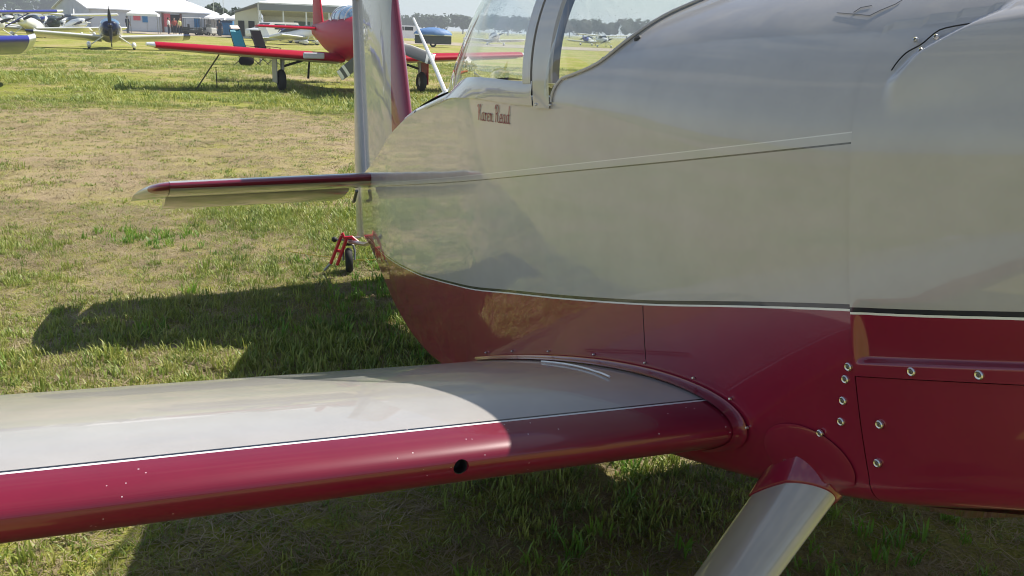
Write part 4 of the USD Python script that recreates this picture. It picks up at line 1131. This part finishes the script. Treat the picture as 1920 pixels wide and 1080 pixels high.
# ---- tail
def tail_surface(le, te, th, n=40, k=24):
    """le, te: lists of 3-D points along the span, th: thickness list; symmetric section normal to 'nrm'."""
    af = naca(n, 1.0, 0.0)
    return af
def stab_half(sgn):
    st = [(.02, 3.60, .055, .0), (.14, 3.62, .055, .0), (.5, 3.645, .048, .0), (1.16, 3.69, .034, .0)]
    rings, el = [], []
    af = naca(40, .115, 0.0)
    for y, xle, zle, _ in st:
        c = .62
        r = np.stack([xle + af[:-1, 0] * c, np.full(len(af) - 1, sgn * y), zle + af[:-1, 1] * c - af[:-1, 0] * c * .085], 1)
        cut = r[:, 0] > 4.13
        zc_ = zle - (4.13 - xle) * .085
        r[cut, 2] = zc_ + (r[cut, 2] - zc_) * 1.0
        r[:, 0] = np.minimum(r[:, 0], 4.13)
        rings.append(r)
        if y > .05:
            af2 = naca(30, .13, 0.0)
            c2 = .36
            xl = 4.142
            th = math.radians(14)
            ex, ez = af2[:-1, 0] * c2, af2[:-1, 1] * c2
            el.append(np.stack([xl + ex * math.cos(th) + ez * math.sin(th), np.full(len(ex), sgn * min(y, 1.15)), zc_ - .002 - ex * math.sin(th) + ez * math.cos(th)], 1))
    tipr = []
    for k in np.linspace(0, 1, 9):
        s_ = math.sqrt(max(1 - k ** 2, .004))
        y = 1.162 + .15 * k
        c = .80 * (1 - .45 * k)
        x0 = 3.69 + .10 * k ** 2 + .25 * k ** 3
        tipr.append(np.stack([x0 + af[:-1, 0] * (4.46 - x0), np.full(len(af) - 1, sgn * y), .034 - .01 * k + af[:-1, 1] * .60 * s_ - (x0 - 3.69 + af[:-1, 0] * (4.46 - x0)) * .085], 1))
    return loft(rings), loft(el), loft(tipr)
sdt = lambda v: v[:, 0] - 3.69 - .012 + .06 * (1.16 - np.minimum(np.abs(v[:, 1]), 1.16)) / 1.16
def sdt2(v):
    s = sdt(v)
    return np.where(np.abs(v[:, 1]) < .16, 1.0, s)
for sgn in (1, -1):
    a, b, c = stab_half(sgn)
    ST = body('horizontal_stabilizer', a, M_TAIL, prim={'sd': sdt})
    body('stabilizer_tip', c, M_TAIL, ST, prim={'sd': lambda v: v[:, 0] - 3.80})
    EV = body('elevator', b, M_CREAM)
    horn = tube([(4.14, sgn * .10, -.02), (4.20, sgn * .10, -.075), (4.33, sgn * .07, -.085)], .010, 8)
    body('elevator_horn', horn, M_DULL, EV)
# fin and rudder
def vertical(zs_, le, te, th, n=36):
    af = naca(n, 1.0, 0.0)
    rings = []
    for z, a, b, t in zip(zs_, le, te, th):
        c = b - a
        rings.append(np.stack([a + af[:-1, 0] * c, af[:-1, 1] * t, np.full(len(af) - 1, z)], 1))
    return loft(rings)
zv = np.linspace(-.02, 1.10, 24)
fle = np.interp(zv, [-.02, .35, .6, .97, 1.13], [3.42, 3.435, 3.485, 3.57, 3.60])
th_ = np.interp(zv, [-.02, 1.13], [.115, .085])
FIN = body('fin', vertical(zv, fle, np.full_like(zv, 4.262), th_), M_TAIL, prim={'sd': lambda v: v[:, 0] - 3.585})
zr = np.linspace(-.30, 1.10, 28)
rte = np.interp(zr, [-.30, .07, 1.13], [4.545, 4.52, 4.30])
RUD = body('rudder', vertical(zr, np.full_like(zr, 4.272), rte, np.interp(zr, [-.3, 1.13], [.075, .06])), M_CREAM)
capz = np.linspace(0, 1, 8)
tipf = []
af = naca(36, 1.0, 0.0)
for k in capz:
    s_ = math.sqrt(max(1 - k * k, .004))
    a, b = 3.59 + .10 * k * k, 4.335 - .04 * k * k
    tipf.append(np.stack([a + af[:-1, 0] * (b - a), af[:-1, 1] * .082 * s_, np.full(len(af) - 1, 1.10 + .04 * k)], 1))
body('fin_tip', loft(tipf), M_MAROON, FIN)
# antenna on the turtle deck
body('antenna', tube([(2.96, -.02, .41), (3.08, -.02, .54), (3.376, -.02, .836)], [.011, .010, .007], 8), M_WHITEP)
# ---- tail wheel
def tb(P, r, name, mat, parent=plane, k=8):
    return body(name, tube(P, r, k), mat, parent)
toB = lambda p_: BODY_R.T @ (np.asarray(p_, float) - BODY_T)
TW = np.array([-1.075, 5.60, .082])
spring = tb([toB(toB(TW) * 0 + TW) * 0 + np.array([4.15, 0, -.315]), np.array([4.35, 0, -.35]), toB(TW + np.array([.0, -.02, .13]))], [.016, .014, .012], 'tail_spring', M_STEEL)
ax = BODY_R @ np.array([.25, .97, 0]); ax /= np.linalg.norm(ax)
fwd = np.cross(ax, [0, 0, 1.0])
def wpt(dx, dy, dz):
    return toB(TW + ax * dx + fwd * dy + np.array([0, 0, dz]))
ty = trimesh.creation.torus(.058, .025, 28, 14)
ty.apply_transform(trimesh.geometry.align_vectors([0, 0, 1], BODY_R.T @ ax)); ty.apply_translation(toB(TW))
TWH = body('tail_wheel', ty, M_TYRE)
hb = trimesh.creation.cylinder(.042, .036, sections=20); hb.apply_transform(trimesh.geometry.align_vectors([0, 0, 1], BODY_R.T @ ax)); hb.apply_translation(toB(TW))
body('rim', hb, M_DULL, TWH)
tb([wpt(-.036, 0, .0), wpt(-.038, .01, .06), wpt(-.028, .01, .098), wpt(0, .01, .108), wpt(.028, .01, .098), wpt(.038, .01, .06), wpt(.036, 0, .0)], .008, 'fork', M_DULL, TWH)
tb([wpt(0, .01, .10), wpt(0, .01, .16)], .022, 'swivel', M_SEAL, TWH, 12)
tb([wpt(-.075, .0, .15), wpt(.06, .0, .155)], .006, 'steering_arm', M_DULL, TWH)

# ------------------------------------------------------------------ red tie-down at the tail
g0 = TW.copy()
tie = thing('tie_down_anchor', 'red tie down anchor frame leaning by the tail wheel', 'anchor', (g0[0], g0[1], 0))
def rel(u, v, d=5.55):
    return at(u, v, d) - np.array([g0[0], g0[1], 0])
for (a, b) in (((640, 442), (620, 494)), ((650, 447), (632, 497)), ((633, 470), (642, 472))):
    put('bar', tube([rel(*a), rel(*b)], .011, 8), M_RED, tie)
put('spike', tube([rel(622, 492), (rel(608, 507))], .008, 8), M_DULL, tie)
put('hook', tube([rel(641, 437), rel(646, 446), rel(660, 445), rel(672, 455)], .012, 8), M_RED, tie)
put('knob', trimesh.creation.icosphere(2, .018).apply_translation(rel(627, 449)), M_SEAL, tie)
put('crossbar', tube([rel(627, 449), rel(645, 450)], .006, 8), M_DULL, tie)
rp = thing('rope', 'thin yellow rope lying on the grass by the tail wheel', 'rope', (g0[0], g0[1], 0))
put('strand', tube([rel(540, 484, 5.9) * [1, 1, 0] + [0, 0, .05], rel(600, 489, 5.8) * [1, 1, 0] + [0, 0, .05], rel(680, 492, 5.7) * [1, 1, 0] + [0, 0, .06], rel(722, 489, 5.7) * [1, 1, 0] + [0, 0, .07]], .003, 6), plain('yellow_rope', (.42, .32, .05), .8), rp)

# ------------------------------------------------------------------ lettering on the side
STROKES = {
 'K': [[(.05, .0), (.10, .35), (.12, .75), (.08, .95), (-.02, .92), (-.04, .8)], [(.50, 1.0), (.34, .80), (.16, .48), (.12, .45)], [(.16, .5), (.30, .40), (.38, .12), (.50, .0), (.60, .06)]],
 'a': [[(.36, .42), (.22, .50), (.06, .36), (.04, .12), (.16, .0), (.30, .10), (.36, .42)], [(.37, .48), (.33, .12), (.40, .0), (.50, .06)]],
 'r': [[(.02, .40), (.10, .48), (.10, .0)], [(.10, .30), (.20, .46), (.32, .46)]],
 'e': [[(.04, .24), (.28, .30), (.30, .44), (.18, .50), (.05, .34), (.06, .10), (.18, .0), (.36, .10)]],
 'n': [[(.02, .40), (.09, .48), (.09, .0)], [(.09, .30), (.20, .46), (.30, .44), (.31, .10), (.38, .0), (.46, .06)]],
 'R': [[(.06, .0), (.12, .40), (.12, .92)], [(-.02, .78), (.04, .96), (.28, 1.02), (.46, .86), (.40, .60), (.14, .50)], [(.22, .50), (.36, .30), (.42, .06), (.56, .0), (.64, .08)]],
 'd': [[(.36, .42), (.22, .50), (.06, .36), (.04, .12), (.16, .0), (.30, .10), (.36, .42)], [(.42, 1.0), (.36, .50), (.33, .12), (.42, .0), (.50, .06)]],
}
ADV = {'K': .62, 'a': .50, 'r': .36, 'e': .40, 'n': .48, 'R': .66, 'd': .52, ' ': .34}
def smooth_line(p_, n=14):
    p_ = np.array(p_, float)
    if len(p_) < 3:
        return p_
    t = np.linspace(0, 1, len(p_)); tt = np.linspace(0, 1, n)
    return np.stack([PchipInterpolator(t, p_[:, i])(tt) for i in (0, 1)], 1)
let, cx = [], 0.0
for ch in 'Karen Read':
    for s in STROKES.get(ch, []):
        l_ = smooth_line(s)
        tg = np.gradient(l_, axis=0); tg /= np.linalg.norm(tg, axis=1, keepdims=True) + 1e-9
        wdt = .016 + .028 * np.abs(tg[:, 1])
        nn = np.stack([-tg[:, 1], tg[:, 0]], 1)
        a_, b_ = l_ + nn * wdt[:, None], l_ - nn * wdt[:, None]
        let.append(np.stack([a_, b_], 1) + [cx, 0])
    cx += ADV[ch]
TA, TB, TH = np.array([1.322, .172]), np.array([1.093, .144]), .044
parts = []
for s in let:
    q_ = s / cx
    P_ = np.zeros((*s.shape[:2], 3))
    xx = TA[0] + (TB[0] - TA[0]) * s[..., 0] / cx
    P_[..., 0] = xx - .12 * s[..., 1] * TH
    P_[..., 2] = TA[1] + (TB[1] - TA[1]) * s[..., 0] / cx + s[..., 1] * TH
    for i in range(P_.shape[0]):
        for j in range(2):
            P_[i, j, 1] = wall_y(P_[i, j, 0], P_[i, j, 2]) + .0022
    parts.append(grid(P_)); parts.append(grid(P_, True))
body('lettering', cat_(*parts), M_LETTER, smooth=False)
# ---- oil door, latch, split line, fasteners on the forward deck
def deck_line(pts, r, name, mat, parent, lift=.001):
    P_ = []
    for x, q_ in pts:
        y, z = top_pts(x, np.array(q_)); P_.append((x, y + lift * .7, z + lift))
    return body(name, tube(P_, r, 6), mat, parent)
deck_line([(.114, .398), (.073, .388), (.043, .379), (.030, .394), (.010, .411), (-.0, .43), (-.0, .50)], .0006, 'oil_door_gap', M_BAR, plane)
deck_line([(.080, .395), (.073, .411), (.054, .415)], .0006, 'oil_door_latch', M_BAR, plane)
sx_ = np.linspace(0, 1, 30); sk = np.linspace(0, 1, 8)
deck_line([(float(PchipInterpolator(sk, [.052, .066, .085, .106, .156, .205, .32, .45])(t)) * -1, float(PchipInterpolator(sk, [.196, .238, .258, .296, .306, .308, .316, .326])(t))) for t in sx_], .0011, 'cowl_split', M_SEAL, COWL, .0075)
for x, q_ in ((-.090, .244), (-.104, .278), (-.074, .275), (-.245, .296)):
    y, z = top_pts(x, np.array(q_)); screw((x, y + .008, z + .006), (0, 1, .5), .0036, COWL)
for x, z in ((.86, .10 + .07), (.93, .178)):
    screw((x, f_w(x) + .006, z), (0, 1, 0), .003, ARCH, 'rivet', True)
# a short bright strip of trim lying along the root of the wing
cr = []
for k in np.linspace(0, 1, 16):
    x_ = LE0 + .62 - .36 * k; j = int(np.argmin(np.abs(AF[:90, 0] - (x_ - LE0))))
    y_ = .592 + .035 * k ** 2
    cr.append((x_, y_, ZLE0 + AF[j, 1] - AF[j, 0] * INC + DIH * (y_ - .54) + .004))
body('trim_strip', tube(cr, .0022, 6), M_WHITEP, FAIR)

# skin lap seam and its row of rivets on the maroon side ahead of the wing root
zz_ = np.linspace(f_stripe(.53) - .002, f_stripe(.53) - .115, 14)
body('skin_seam', tube([(.53 + .01 * k, wall_y(.53 + .01 * k, z) + .0002, z) for k, z in zip(np.linspace(0, 1, 14), zz_)], .0008, 6), M_SEAL)
